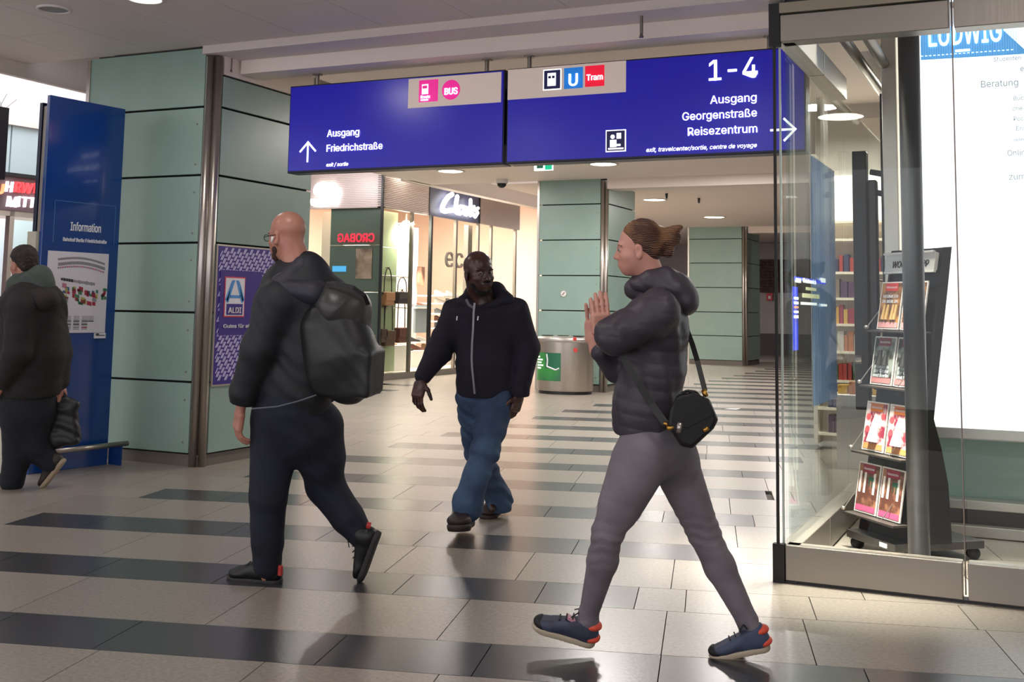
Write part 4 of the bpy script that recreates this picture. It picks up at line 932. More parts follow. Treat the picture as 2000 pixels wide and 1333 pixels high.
def plane_clip(pt, n): # keep the side n points away from
    pt = np.asarray(pt, float); n = nrm(n)
    return lambda X, Y, Z: ((X-pt[0])*n[0]+(Y-pt[1])*n[1]+(Z-pt[2])*n[2]).astype('f')
def head_prims(chin, M, Hh, neck_to, rn=.055, wide=1.0, ears=True, female=False):
    def q(x, y, z): return chin+(M[0]*x*wide+M[1]*y+M[2]*z)*Hh
    def E(x, y, z, rx, ry, rz, k=.02, sub=False): return ell(q(x, y, z), np.array([rx*wide, ry, rz])*Hh, M, k, sub)
    P = [E(0, .64, -.07, .325, .355, .385), E(0, .40, .06, .265, .35, .30), E(0, .10, .215, .125, .10, .11, .03), E(0, .23, .16, .2, .17, .19, .03),
         E(0, .575, .285, .19, .045, .06, .02), E(.155, .375, .20, .10, .09, .11), E(-.155, .375, .20, .10, .09, .11),
         E(.13, .49, .375, .072, .045, .05, .012, True), E(-.13, .49, .375, .072, .045, .05, .012, True),
         E(.125, .49, .285, .065, .05, .062, .004), E(-.125, .49, .285, .065, .05, .062, .004),
         cone(q(0, .53, .335), q(0, .36, .425), .022*Hh, (.042 if female else .05)*Hh, .012), E(.05, .34, .375, .038, .034, .045, .008), E(-.05, .34, .375, .038, .034, .045, .008),
         E(0, .235, .335, .095, .026, .045, .010), E(0, .185, .325, .08, .030, .045, .010)]
    if ears:
        for s_ in (-1, 1):
            P.append(E(s_*.335, .45, -.02, .03, .125, .075, .008)); P.append(E(s_*.36, .46, .0, .025, .07, .04, .006, True)); P.append(E(s_*.335, .34, .0, .028, .045, .035, .006))
    P.append(cone(q(0, .28, -.12), neck_to, rn, rn*1.12, .03))
    return P, q
def hand_prims(wrist, d, palm, thumb, S=1.0, curl=.5, spread=.12):
    # d: finger direction, palm: direction the palm faces, thumb: side the thumb leaves from
    d = nrm(d); thumb = nrm(np.asarray(thumb)-d*(np.asarray(thumb)@d)); palm = nrm(np.cross(d, thumb)*np.sign(np.cross(d, thumb)@np.asarray(palm)))
    M = np.array([thumb, d, palm]); P = [cone(wrist-d*.02*S, wrist+d*.03*S, .026*S, .030*S, .012, (palm, .72)), rbox(wrist+d*.055*S, (.042*S, .046*S, .0155*S), M, .014*S, .010)]
    for i, (off, L1, L2, L3, r) in enumerate(((.031, .040, .026, .020, .0092), (.0105, .044, .030, .021, .0095), (-.010, .041, .027, .020, .0090), (-.030, .032, .021, .017, .0080))):
        b = wrist+(d*.088+thumb*off)*S; c_ = curl*(.8+.12*i); dirx = nrm(d+thumb*spread*(1.2-i)*.5)
        p0 = b-d*.02*S; p1 = b+dirx*.004*S
        for L_, cc in ((L1, c_*.8), (L2, c_*1.7), (L3, c_*2.4)):
            dd = nrm(dirx*math.cos(cc)+palm*math.sin(cc)); p2 = p1+dd*L_*S; P.append(cone(p1, p2, r*S, r*.9*S, .004)); p1 = p2
        P.append(cone(p0, b, r*1.15*S, r*S, .008))
    b = wrist+(d*.025+thumb*.028)*S; e1 = nrm(thumb*.75+d*.65+palm*.25); e2 = nrm(d*.85+thumb*.35+palm*(.25+curl*.4))
    P += [cone(b-thumb*.01*S, b+e1*.038*S, .015*S, .012*S, .010), cone(b+e1*.038*S, b+(e1*.038+e2*.030)*S, .0115*S, .0105*S, .005), cone(b+(e1*.038+e2*.030)*S, b+(e1*.038+e2*.055)*S, .0105*S, .0085*S, .004)]
    return P
def shoe(parent, heel, toe, up, mats, S=1.0, wd=1.0, laces=True, heel_tab=None, ankle=None, toe_cap=None, sock=None):
    # heel, toe: points on the underside of the sole (view metres)
    heel = np.asarray(heel, float); toe = np.asarray(toe, float); z = nrm(toe-heel); L_ = np.linalg.norm(toe-heel); M = frame_from(up, z); k_ = L_/.29
    def q(x, y, zz): return heel+(M[0]*x*wd+M[1]*y+M[2]*zz)*k_
    up_ = [cone(q(0, .052, .045), q(0, .045, .19), .038*k_*wd, .036*k_*wd, .02), ell(q(0, .042, .225), np.array([.045*wd, .030, .055])*k_, M, .02), ell(q(0, .06, .045), np.array([.036*wd, .042, .042])*k_, M, .02),
           cone(q(0, .092, .078), q(0, .060, .180), .034*k_, .032*k_, .02), cone(q(0, .105, .055), q(0, .07, .06), .040*k_, .040*k_, .02)]
    cl = [plane_clip(q(0, .022, 0), -M[1]), plane_clip(q(0, .118, .05), nrm(M[1]+M[2]*.30))]
    s_ = sdf_mesh('shoe', up_, .0045*max(k_, .9), mats['upper'], parent, .015, clip=cl)
    so = [cone(q(0, .018, .042), q(0, .016, .12), .036*k_*wd, .034*k_*wd, .01), cone(q(0, .016, .12), q(0, .018, .225), .034*k_*wd, .044*k_*wd, .01), ell(q(0, .022, .245), np.array([.042*wd, .03, .045])*k_, M, .01)]
    sdf_mesh('sole', so, .0045*max(k_, .9), mats['sole'], s_, .01, clip=[plane_clip(q(0, .028, 0), M[1]), plane_clip(q(0, .0, 0), -M[1]+M[2]*0)])
    W = lambda P: toW(np.asarray(P)[None])[0]
    if ankle is not None: sdf_mesh('sock', [cone(ankle, q(0, .10, .055), .034*k_, .036*k_, .01)], .005, sock, parent, .0)
    if laces:
        mb = MB()
        for i in range(4):
            y0, z0 = .126-.0115*i, .090+.028*i
            mb.tube(W(q(-.024, y0-.006, z0)), W(q(.024, y0-.006, z0+.006)), .0035*k_, n=6)
        for sg in (-1, 1): mb.path([W(q(0, .122, .095)), W(q(.02*sg, .142, .10)), W(q(.036*sg, .120, .125))], .003*k_, 6)
        mb.build('laces', mats.get('lace', mats['upper']), s_)
    if heel_tab:
        sdf_mesh('heel_counter', [ell(q(0, .044, .030), np.array([.042*wd, .022, .040])*k_, M, .01), ell(q(0, .098, .036), np.array([.041*wd, .022, .044])*k_, M, .0)], .004, heel_tab, s_, .0,
                 clip=[plane_clip(q(0, .026, 0), -M[1]), plane_clip(q(0, .06, .075), nrm(M[2]))])
    if toe_cap:
        sdf_mesh('toe_cap', [ell(q(0, .042, .232), np.array([.0465*wd, .031, .055])*k_, M, .01)], .004, toe_cap, s_, .0, clip=[plane_clip(q(0, .024, 0), -M[1]), plane_clip(q(0, .04, .24), nrm(-M[2]+M[1]*.8))])
    return s_
def W1(P): return toW(np.asarray(P, float)[None])[0]
def ball(name, c, r, mm, parent, n=12):
    mb = MB(); w_ = W1(c); mb.lathe(w_, [(.0003, -r), (r*.5, -r*.87), (r*.87, -r*.5), (r, 0), (r*.87, r*.5), (r*.5, r*.87), (.0003, r)], n); return mb.build(name, mm, parent, True)
def eyes(q, M, Hh, parent, gaze=0., wide=1.0):
    ew = mat('eye_white', '9a9088', .25); ei = mat('eye_iris', '20140e', .2)
    for s_ in (-1, 1):
        ball('eye', q(s_*.125, .492, .312), .046*Hh, ew, parent); ball('iris', q(s_*.125+gaze, .494, .345), .023*Hh, ei, parent, 10)
def brows(q, Hh, parent, mm):
    mb = MB()
    for s_ in (-1, 1): mb.path([W1(q(s_*.06, .57, .345)), W1(q(s_*.13, .59, .335)), W1(q(s_*.21, .565, .285))], .014*Hh, 6)
    mb.build('eyebrows', mm, parent)
def inner(prims):
    for p in prims:
        p['ra'] = max(.02, p['ra']*.68); p['rb'] = max(.02, p['rb']*.68)
    return prims
def grow(prims, d): 
    out = []
    for p in prims:
        p = dict(p)
        if p['t'] == 'c': p['ra'] += d; p['rb'] += d
        else: p['r'] = p['r']+d
        out.append(p)
    return out
V = np.array
SKIN_P = mat('skin_pale', 'cf9a8a', .48, noise=('c68c7c', 6, .4, .6)); SKIN_R = mat('skin_ruddy', 'b88270', .38, noise=('ac7362', 6, .4, .6)); SKIN_D = mat('skin_deep', '4c2f28', .33, noise=('38221d', 8, .4, .6))

# ------------------------------------------------------------------ WOMAN
Dw = 4.56; rw = Dw/F      # metres per pixel
def w_(x, y, dz=0.): return Lc(x, y, Dw+dz)
t = thing('person', fl(1290, 1275), 'woman in dark padded jacket and grey jeans striding left with a black crossbody bag', 'person')
near, far = -.001, .001
faceL = nrm([-1, -.10, .10]); Mh = frame_from([.06, 1, 0], faceL)
HW = .212
chin = w_(1250, 536, .0)
hp, q = head_prims(chin, Mh, HW, w_(1282, 575, .01), .052, .97, True, True)
shN, shF = w_(1285, 603, -.165), w_(1292, 600, .175)
elN = w_(1196, 655, -.20); elF = w_(1207, 716, .16)
wrF = w_(1163, 676, .08); wrN = w_(1176, 660, -.0)
hipN, hipF = w_(1268, 868, -.085), w_(1300, 868, .085)
kN, kF = w_(1187, 1040, -.10), w_(1374, 1040, .08)
aN, aF = w_(1149, 1198, -.02), w_(1459, 1212, .0)
body = hp+inner([cone(w_(1285, 590, 0), w_(1275, 730, 0), .10, .09, .04, ([0, 0, 1], 1.25)), cone(w_(1275, 730, 0), w_(1285, 850, 0), .09, .11, .04, ([0, 0, 1], 1.2)),
    cone(shN, elN, .042, .036), cone(shF, elF, .042, .036), cone(elF, wrF, .036, .024), cone(elN, wrN, .036, .024),
    cone(hipN, kN, .075, .045), cone(kN, aN, .045, .026), cone(hipF, kF, .075, .045), cone(kF, aF, .045, .026),
    cone(aN, w_(1128, 1244, -.0), .028, .022), cone(aF, w_(1448, 1266, 0), .028, .022)])
body += hand_prims(wrF, nrm([-.02, 1, 0.05]), [.25, 0, -1], [0.9, 0, -.4], 1.04, .10, .02) + hand_prims(wrN, nrm([-.06, 1, .10]), [-.2, 0, 1], [.9, 0, .2], .98, .16, .02)
sdf_mesh('body', body, .0042, SKIN_P, t, .022)
eyes(q, Mh, HW, t); M_hairb = mat('hair_brown', '51352a', .5, noise=('8a6242', 12, .42, .66), bump=('Z', 40, .5, 6))
brows(q, HW, t, M_hairb)
MB().path([W1(q(-.06, .212, .325)), W1(q(0, .208, .372)), W1(q(.06, .212, .325))], .0055, 6).build('lips', mat('lips_rose', 'b0625c', .45), t)
def hq(x, y, z, rx, ry, rz, k=.02, sub=False): return ell(q(x, y, z), V([rx, ry, rz])*HW, Mh, k, sub)
hair = [hq(0, .67, -.11, .345, .375, .395), hq(0, .50, -.24, .29, .30, .25), cone(q(0, .62, -.46), q(0, .70, -.64), .034, .028, .03),
        hq(0, .72, -.70, .11, .10, .10), hq(.02, .80, -.80, .10, .055, .09, .015), hq(0, .60, -.76, .07, .10, .07, .015), cone(q(0, .58, -.62), q(.0, .33, -.58), .026, .016, .02), cone(q(0, .62, -.56), q(.02, .38, -.50), .024, .014, .02),
        hq(0, .36, .20, .40, .40, .235, .02, True), hq(.0, .22, -.02, .40, .24, .14, .02, True)]
sdf_mesh('hair', hair, .0045, M_hairb, t, .02, wr=lambda X, Y, Z: .0008*np.sin((Y+X*.45)*260+np.sin(X*40)*2))
M_puff = mat('padded_jacket', '36313a', .5, noise=('3f3a43', 5, .4, .6), bump=('noise', 26, .35))
quilt = lambda X, Y, Z: .0026*np.abs(np.sin((Y+.10*X)*math.pi/.052))**.6*-1+.002+.0022*np.sin(X*60+Y*25+np.sin(Z*30)*2)
zf = [0, 0, 1]
jk = [cone(w_(1290, 598, 0), w_(1283, 640, 0), .095, .118, .05, (zf, 1.45)), cone(w_(1283, 640, 0), w_(1276, 720, 0), .118, .118, .05, (zf, 1.30)),
      cone(w_(1276, 720, 0), w_(1264, 790, 0), .118, .128, .05, (zf, 1.25)), cone(w_(1262, 790, 0), w_(1258, 826, 0), .128, .124, .04, (zf, 1.25)),
      cone(shN+V([0, -.01, 0]), elN+V([.02, 0, 0]), .088, .074, .04), cone(shF, elF, .085, .066, .04), cone(elF, wrF+V([.02, -.022, 0]), .062, .040, .02), cone(elN, wrN+V([.04, -.01, -.02]), .070, .045, .025),
      cone(w_(1262, 560, 0), w_(1300, 560, 0), .062, .075, .03, (zf, 1.15)), cone(w_(1236, 566, 0), w_(1256, 556, 0), .038, .050, .02, (zf, 1.2))]
hood = [ell(w_(1312, 562, 0), (.092, .070, .125), frame_from([.3, 1, 0], [0, 0, 1]), .03), cone(w_(1270, 552, -.05), w_(1338, 590, -.06), .045, .050, .03), cone(w_(1270, 552, .05), w_(1338, 590, .06), .045, .050, .03), ell(w_(1334, 584, 0), (.052, .058, .12), None, .03), cone(w_(1244, 557, -.035), w_(1300, 538, -.055), .030, .036, .03), cone(w_(1244, 557, .035), w_(1300, 538, .055), .030, .036, .03)]
sdf_mesh('jacket', jk+[], .0055, M_puff, t, .03, wr=quilt, clip=[plane_clip(w_(1250, 850), nrm([-.1, -1, 0]))])
sdf_mesh('hood', hood, .0055, M_puff, t, .03, wr=folds(.0035, 30, 1.))
M_gj = mat('grey_jeans', '7d777e', .75, noise=('6c676e', 7, .35, .65), bump=('noise', 140, .25))
bands = lambda X, Y, Z: .0018*np.sin(Y*150+np.sin(X*50)*1.2+Z*30)*np.clip(1.2-np.abs(Y-(-(1045-CY)*rw))*9, 0.12, 1)
tr = [cone(w_(1272, 845, 0), w_(1282, 872, 0), .122, .130, .03, (zf, 1.2)), cone(w_(1262, 880, -.08), kN, .112, .062, .03), cone(w_(1246, 905, -.085), w_(1212, 985, -.095), .105, .082, .03), cone(kN, w_(1177, 1095, -.07), .058, .060, .02), cone(w_(1177, 1095, -.07), aN+V([0, -.01, 0]), .059, .038, .02), cone(aN, aN+V([-.0, -.03, 0]), .040, .044, .01),
      cone(w_(1304, 872, .07), kF, .104, .066, .03), cone(w_(1300, 868, 0), w_(1316, 900, .04), .118, .098, .03), cone(kF, w_(1406, 1108, .05), .062, .062, .02), cone(w_(1406, 1108, .05), aF, .061, .042, .02), cone(aF, aF+V([.01, -.035, 0]), .044, .042, .01)]
sdf_mesh('trousers', tr, .005, M_gj, t, .022, wr=bands)
sm = dict(upper=mat('sneaker_navy', '33364a', .6, noise=('44506a', 9, .4, .6)), sole=mat('sneaker_sole', 'b9ab94', .6), lace=mat('lace_dark', '20242c', .7))
M_coral = mat('coral', 'e2553f', .55); M_toe = mat('toe_black', '17171c', .6)
D1 = 4.60-Dw
upN = nrm([-.28, 1, .0]); shoe(t, w_(1164, 1266, -.02), w_(1038, 1226, .045), nrm([-.25, 1, -.05]), sm, heel_tab=M_coral, toe_cap=M_toe, ankle=aN, sock=M_gj)
shoe(t, w_(1509, 1269, -.06), w_(1386, 1291, -.02), nrm([.12, 1, -.05]), sm, heel_tab=M_coral, toe_cap=M_toe, ankle=aF, sock=M_gj)
MB().obox(W1(w_(1118, 1210, -.01)), nrm(R_-U_*.5), FW, nrm(U_+R_*.5), .020, .022, .005).build('shoe_tongue', mat('tongue_pink', 'c88a9c', .6), t)
# crossbody bag
B_ = mat('black_leather', '101014', .45); gold = mat('gold_metal', 'c89a4a', .3, .9)
tb = thing('crossbody_bag', W1(w_(1352, 824, -.20)), 'small black angular crossbody handbag with gold fittings on the woman\'s hip', 'handbag')
bc = w_(1352, 822, -.20); Mb = frame_from([.45, 1, 0], [0, 0, 1])
outl = [(1322, 772), (1352, 766), (1386, 780), (1403, 820), (1394, 838), (1352, 877), (1330, 872), (1304, 832), (1308, 800)]
mb = MB(); cx_, cy_ = 1352, 822
ring = lambda s_, dz: [W1(w_(cx_+(x-cx_)*s_, cy_+(y-cy_)*s_, dz)) for x, y in outl]
r0, r1, r2, r3 = ring(.90, -.262), ring(1, -.25), ring(1, -.165), ring(.9, -.153); vv = r0+r1+r2+r3; n_ = len(outl)
ff = [tuple(range(n_)), tuple(range(3*n_, 4*n_))[::-1]]
for k_ in range(3):
    for i in range(n_): ff.append((k_*n_+(i+1) % n_, k_*n_+i, (k_+1)*n_+i, (k_+1)*n_+(i+1) % n_))
mb.add(vv, ff); mb.build('bag_body', B_, tb, bevel=.006)
MB().poly([W1(w_(x, y, -.266)) for x, y in ((1318, 782), (1352, 772), (1386, 786), (1392, 812), (1340, 838), (1312, 822))], FW*.006).build('flap', B_, tb, bevel=.002)
MB().path([W1(w_(x, y, -.21)) for x, y in ((1325, 782), (1330, 770), (1342, 764), (1358, 766), (1366, 774))], .006, 8).build('top_handle', B_, tb)
def cyl_(a, b, r, nm, mm): MB().tube(W1(a), W1(b), r, n=12).build(nm, mm, tb, True)
cyl_(w_(1296, 826, -.235), w_(1308, 832, -.235), .006, 'strap_clip', gold); cyl_(w_(1303, 838, -.25), w_(1316, 834, -.255), .009, 'strap_ring', gold)
cyl_(w_(1328, 826, -.268), w_(1326, 846, -.268), .011, 'silver_clasp', M_steel); cyl_(w_(1374, 842, -.262), w_(1384, 836, -.262), .008, 'gold_plate', gold)
cyl_(w_(1374, 762, -.19), w_(1379, 775, -.20), .010, 'strap_clip', gold)
def ribbon(pts, wd, nm, mm, par, th=.003, nrm_=None):
    A_, B2 = [], []
    for i, p_ in enumerate(pts):
        d_ = nrm(pts[min(i+1, len(pts)-1)]-pts[max(i-1, 0)]); s_ = nrm(np.cross(d_, [0, 0, 1.])); A_.append(W1(p_+s_*wd/2)); B2.append(W1(p_-s_*wd/2))
    return MB().strip(A_, B2, FW*th).build(nm, mm, par)
ribbon([w_(1214, 690, -.17), w_(1226, 715, -.185), w_(1245, 745, -.195), w_(1272, 790, -.205), w_(1300, 828, -.225)], .028, 'shoulder_strap', B_, tb)
ribbon([w_(1340, 640, .02), w_(1352, 672, -.05), w_(1362, 705, -.12), w_(1377, 764, -.19)], .020, 'shoulder_strap', B_, tb)

# ------------------------------------------------------------------ BALD MAN with backpack
Dm = 5.60; rm_ = Dm/F
def m_(x, y, dz=0.): return Lc(x, y, Dm+dz)
t = thing('person', fl(560, 1138), 'bald man with beard and glasses in black jacket and dark trousers walking left', 'person')
faceB = nrm([-.86, -.12, .50]); Mh = frame_from([.12, 1, 0], faceB); HB_ = .236
chin = m_(552, 508, .045)-Mh[2]*.03
hp, q = head_prims(chin, Mh, HB_, m_(588, 545, .0), .066, 1.0)
shN, shF = m_(541, 592, -.10), m_(655, 590, .10)
elN, wrN = m_(500, 705, -.13), m_(470, 798, -.08)
elF, wrF = m_(668, 690, .22), m_(640, 770, .30)
hN, hF = m_(556, 830, .0), m_(625, 830, .03); kN, aN = m_(524, 970, -.03), m_(522, 1098, .0); kF, aF = m_(634, 945, .10), m_(716, 1062, .06)
body = hp+inner([cone(m_(590, 570), m_(590, 720), .15, .13, .05, ([.3, 0, 1], .9)), cone(m_(590, 720), m_(592, 820), .14, .15, .05), cone(shN, elN, .055, .045), cone(elN, wrN, .045, .030), cone(shF, elF, .055, .045), cone(elF, wrF, .045, .03),
    cone(hN, kN, .09, .06), cone(kN, aN, .06, .035), cone(hF, kF, .09, .06), cone(kF, aF, .06, .035), cone(aN, m_(518, 1128), .035, .03), cone(aF, m_(708, 1100, .05), .035, .03)])
body += hand_prims(wrN, nrm([-.16, -1, .05]), [.6, 0, .8], [-.5, 0, .85], 1.08, .50)
sdf_mesh('body', body, .0045, SKIN_R, t, .025)
eyes(q, Mh, HB_, t); M_beard = mat('beard_dark', '2c1d1a', .8, noise=('4a2e26', 30, .4, .6), bump=('noise', 90, .6)); brows(q, HB_, t, M_beard)
def bq(x, y, z, rx, ry, rz, k=.02, sub=False): return ell(q(x, y, z), V([rx, ry, rz])*HB_, Mh, k, sub)
sdf_mesh('beard', [bq(0, .10, .20, .18, .15, .16), bq(0, .24, .08, .275, .19, .235), bq(0, .285, .335, .11, .03, .05, .01), bq(0, .21, .36, .085, .028, .06, .006, True), bq(0, .46, .2, .4, .2, .26, .01, True)], .0045, M_beard, t, .015)
gl = mat('glasses_frame', '2a2428', .3, .5)
mb = MB()
for s_ in (-1, 1):
    ring = [W1(q(s_*.13+.085*math.cos(a), .485+.07*math.sin(a), .415)) for a in np.linspace(0, 2*math.pi, 15)]; mb.path(ring, .0018, 6); mb.path([W1(q(s_*.215, .50, .41)), W1(q(s_*.33, .505, .10)), W1(q(s_*.345, .50, -.04))], .0022, 6)
mb.path([W1(q(-.045, .50, .42)), W1(q(.045, .50, .42))], .002, 6); mb.build('glasses', gl, t)
MB().tube(W1(q(-.365, .47, .03)), W1(q(-.385, .36, .06)), .008, .005, n=10).tube(W1(q(.365, .47, .03)), W1(q(.385, .36, .06)), .008, .005, n=10).build('earbud', M_white, t, True)
M_bj = mat('black_jacket', '101218', .62, noise=('171a22', 5, .4, .6), bump=('noise', 22, .3)); M_bt = mat('dark_trousers', '0c1020', .8, noise=('12182a', 6, .4, .6), bump=('noise', 120, .2))
zz_ = ([.35, 0, 1], .78)
jk = [cone(m_(545, 590, -.05), m_(640, 585, .05), .115, .115, .06, None), cone(m_(590, 590), m_(582, 680), .185, .185, .06, zz_), cone(m_(582, 680), m_(570, 745), .185, .195, .06, zz_), cone(m_(570, 745), m_(568, 775), .20, .20, .04, zz_),
      cone(shN, m_(508, 680, -.13), .098, .086, .05), cone(m_(508, 680, -.13), m_(478, 765, -.10), .086, .072, .03), cone(m_(478, 765, -.10), wrN+V([.0, .015, 0]), .070, .052, .02), cone(shF, elF, .09, .075, .04), cone(elF, wrF, .075, .05, .03),
      cone(m_(560, 528, .02), m_(600, 522, .0), .066, .078, .04), cone(m_(548, 555, 0), m_(605, 548, 0), .085, .10, .05)]
sdf_mesh('jacket', jk, .006, M_bj, t, .035, wr=folds(.005, 16, .6, (.5, 1, .3)), clip=[plane_clip(m_(560, 801), nrm([-.22, -1, 0])), plane_clip(m_(560, 503), nrm([-.35, 1, 0]))])
sdf_mesh('hood', [cone(m_(545, 560, -.10), m_(612, 572, -.13), .045, .058, .03), cone(m_(612, 572, -.13), m_(628, 560, -.02), .055, .05, .03), cone(m_(548, 552, -.08), m_(590, 520, -.04), .04, .05, .03)], .006, mat('hood_slate', '2b2c38', .6, bump=('noise', 22, .3)), t, .04, wr=folds(.004, 24, 2.))
MB().path([W1(m_(x, y, -.20)) for x, y in ((492, 799), (540, 795), (580, 785), (618, 772))], .004, 6).build('hem_cord', mat('hem_grey', '5a606c', .6), t)
tr = [cone(m_(566, 800, .0), m_(588, 835, .02), .18, .175, .05), cone(m_(540, 830, 0), kN, .125, .092, .04), cone(kN, m_(522, 1060, -.01), .090, .078, .02), cone(m_(522, 1060, -.01), m_(522, 1102, 0), .078, .068, .02),
      cone(m_(622, 835, .02), kF, .125, .095, .04), cone(m_(600, 850, .02), m_(628, 900, .05), .12, .108, .04), cone(kF, m_(678, 1010, .08), .094, .080, .03), cone(m_(678, 1010, .08), m_(712, 1055, .06), .078, .056, .02)]
sdf_mesh('trousers', tr, .006, M_bt, t, .035, wr=folds(.0045, 15, 3., (.4, 1, .2)))
bs = dict(upper=mat('shoe_black_b', '101012', .45), sole=mat('shoe_sole_dark', '2e2c2c', .7), lace=mat('lace_dark', ''))
M_rtab = mat('red_tab', 'b0302c', .6)
shoe(t, m_(552, 1143, .0), m_(446, 1133, .10), nrm([0, 1, -.04]), bs, wd=1.1, ankle=aN, sock=M_bt)
shoe(t, m_(745, 1040, .02), m_(708, 1140, .06), nrm([-.93, .30, .15]), bs, wd=1.1, ankle=aF, sock=M_bt)
MB().tube(W1(m_(716, 1026, -.02)), W1(m_(724, 1028, -.02)), .016, n=8).build('red_tab', M_rtab, t); MB().tube(W1(m_(548, 1106, -.04)), W1(m_(547, 1124, -.04)), .012, n=8).build('red_tab', M_rtab, t)
# backpack
tb = thing('backpack', W1(m_(680, 765, -.10)), 'big black weatherproof backpack worn by the bald man', 'backpack')
M_bp = mat('backpack_black', '1a1b1d', .42, noise=('26282a', 3, .4, .6), bump=('noise', 12, .25)); M_bp2 = mat('backpack_lid', '3b3b3b', .38, bump=('noise', 14, .3))
Mbp = frame_from([.10, 1, 0], [.35, 0, 1])
bp = [cone(m_(652, 625, -.10), m_(668, 690, -.11), .145, .165, .05, ([.3, 0, 1], .75)), cone(m_(668, 690, -.11), m_(680, 735, -.11), .165, .135, .05, ([.3, 0, 1], .8)), rbox(m_(683, 722, -.11), (.145, .112, .10), frame_from([.06, 1, 0], [.3, 0, 1]), .025, .03), cone(m_(625, 640, -.10), m_(640, 725, -.12), .10, .10, .05)]
sdf_mesh('pack_body', bp, .006, M_bp, tb, .04, wr=folds(.003, 12, 1.5))
sdf_mesh('pack_lid', [cone(m_(648, 588, -.10), m_(690, 600, -.10), .085, .080, .04, ([.3, 0, 1], 1.1)), cone(m_(690, 600, -.10), m_(702, 640, -.10), .078, .060, .04), cone(m_(660, 605, -.14), m_(690, 630, -.14), .09, .05, .04)], .006, M_bp2, tb, .04, wr=folds(.004, 22, .3))
ribbon([m_(637, 555, -.17), m_(655, 553, -.19), m_(690, 562, -.20), m_(712, 578, -.19), m_(719, 596, -.16)], .02, 'haul_strap', M_rackb, tb)
0 and ribbon([m_(628, 530, -.13), m_(600, 545, -.165), m_(565, 560, -.19), m_(540, 585, -.20), m_(528, 640, -.20), m_(540, 700, -.21)][0:4], .05, 'shoulder_strap', M_rackb, tb, .008)
ribbon([m_(714, 618, -.15), m_(712, 640, -.16), m_(708, 660, -.17)], .014, 'buckle_strap', M_rackb, tb)

# ------------------------------------------------------------------ MAN IN NAVY HOODIE
Dk = 7.15; rk = Dk/F
def b_(x, y, dz=0.): return Lc(x, y, Dk+dz)
t = thing('person', fl(945, 1020), 'man with shaved head and beard in navy zip hoodie and blue jeans walking forward', 'person')
faceK = nrm([.50, .0, -.87]); Mh = frame_from([-.03, 1, .0], faceK); HK = .262
chin = b_(937, 573, -.03)
hp, q = head_prims(chin, Mh, HK, b_(942, 592, .04), .072, 1.03)
sL, sR = b_(893, 608, .0), b_(1004, 606, .0)
eL, wL = b_(855, 690, .02), b_(823, 742, -.10); eR, wR = b_(1030, 690, .04), b_(1015, 770, -.06)
hL, hR = b_(922, 775, .02), b_(972, 775, -.02); kL, aL = b_(930, 880, .10), b_(968, 975, .32); kR, aR = b_(948, 880, -.18), b_(914, 985, -.28)
body = hp+inner([cone(b_(947, 620), b_(947, 720), .15, .14, .05, (zf, .75)), cone(b_(947, 720), b_(947, 775), .14, .15, .05, (zf, .8)), cone(sL, eL, .055, .045), cone(eL, wL, .045, .03), cone(sR, eR, .055, .045), cone(eR, wR, .045, .03),
    cone(hL, kL, .085, .055), cone(kL, aL, .055, .035), cone(hR, kR, .085, .055), cone(kR, aR, .055, .035), cone(aL, b_(962, 995, .22), .035, .03), cone(aR, b_(910, 1008, -.33), .035, .03)])
body += hand_prims(wL, nrm([-.22, -.95, -.3]), [.7, -.2, .6], [.75, 0, -.6], 1.12, .55) + hand_prims(wR, nrm([-.30, -.95, -.1]), [-.7, 0, .7], [-.6, 0, -.8], 1.12, .40)
sdf_mesh('body', body, .0048, SKIN_D, t, .025)
eyes(q, Mh, HK, t, .02); M_bk = mat('beard_black', '120c0b', 1.0, bump=('noise', 90, .6)); brows(q, HK, t, M_bk)
sdf_mesh('beard', [ell(q(0, .08, .17), V([.20, .15, .16])*HK, Mh), ell(q(0, .22, .10), V([.275, .16, .21])*HK, Mh), ell(q(0, .29, .345), V([.12, .028, .05])*HK, Mh, .01), ell(q(0, .215, .365), V([.085, .03, .06])*HK, Mh, .006, True), ell(q(0, .48, .2), V([.4, .22, .26])*HK, Mh, .01, True)], .005, M_bk, t, .015)
MB().path([W1(q(-.07, .213, .352)), W1(q(0, .205, .372)), W1(q(.07, .213, .352))], .007, 6).build('lips', mat('lips_dark', '4a2a28', .5), t)
M_hd = mat('navy_hoodie', '12101f', .85, noise=('191628', 6, .4, .6), bump=('noise', 120, .3))
jk = [cone(b_(905, 612), b_(994, 610), .085, .085, .05), cone(b_(947, 612), b_(947, 700), .165, .165, .06, (zf, .80)), cone(b_(947, 700), b_(947, 748), .168, .172, .05, (zf, .82)), cone(b_(946, 748), b_(946, 762), .172, .168, .03, (zf, .82)),
      cone(b_(912, 640), b_(985, 640), .12, .13, .05, (zf, .8)), cone(sL, eL, .090, .080, .04), cone(eL, wL+V([.01, .02, .02]), .078, .054, .03), cone(sR, b_(1026, 680, .03), .090, .090, .04), cone(b_(1026, 680, .03), wR+V([.0, .01, .0]), .088, .060, .03)]
sdf_mesh('hoodie', jk, .006, M_hd, t, .035, wr=folds(.006, 15, 4., (.7, 1, .1)), clip=[plane_clip(b_(947, 771), nrm([0, -1, 0])), plane_clip(b_(947, 588), nrm([0, 1, -.35]))])
sdf_mesh('hood', [cone(b_(905, 590, -.02), b_(925, 574, .08), .038, .05, .03), cone(b_(925, 574, .08), b_(968, 570, .09), .055, .06, .03), cone(b_(968, 570, .09), b_(990, 586, -.01), .055, .045, .03), cone(b_(905, 590, -.02), b_(927, 604, -.09), .036, .028, .02), cone(b_(990, 588, -.01), b_(935, 606, -.10), .036, .026, .02)], .006, M_hd, t, .03)
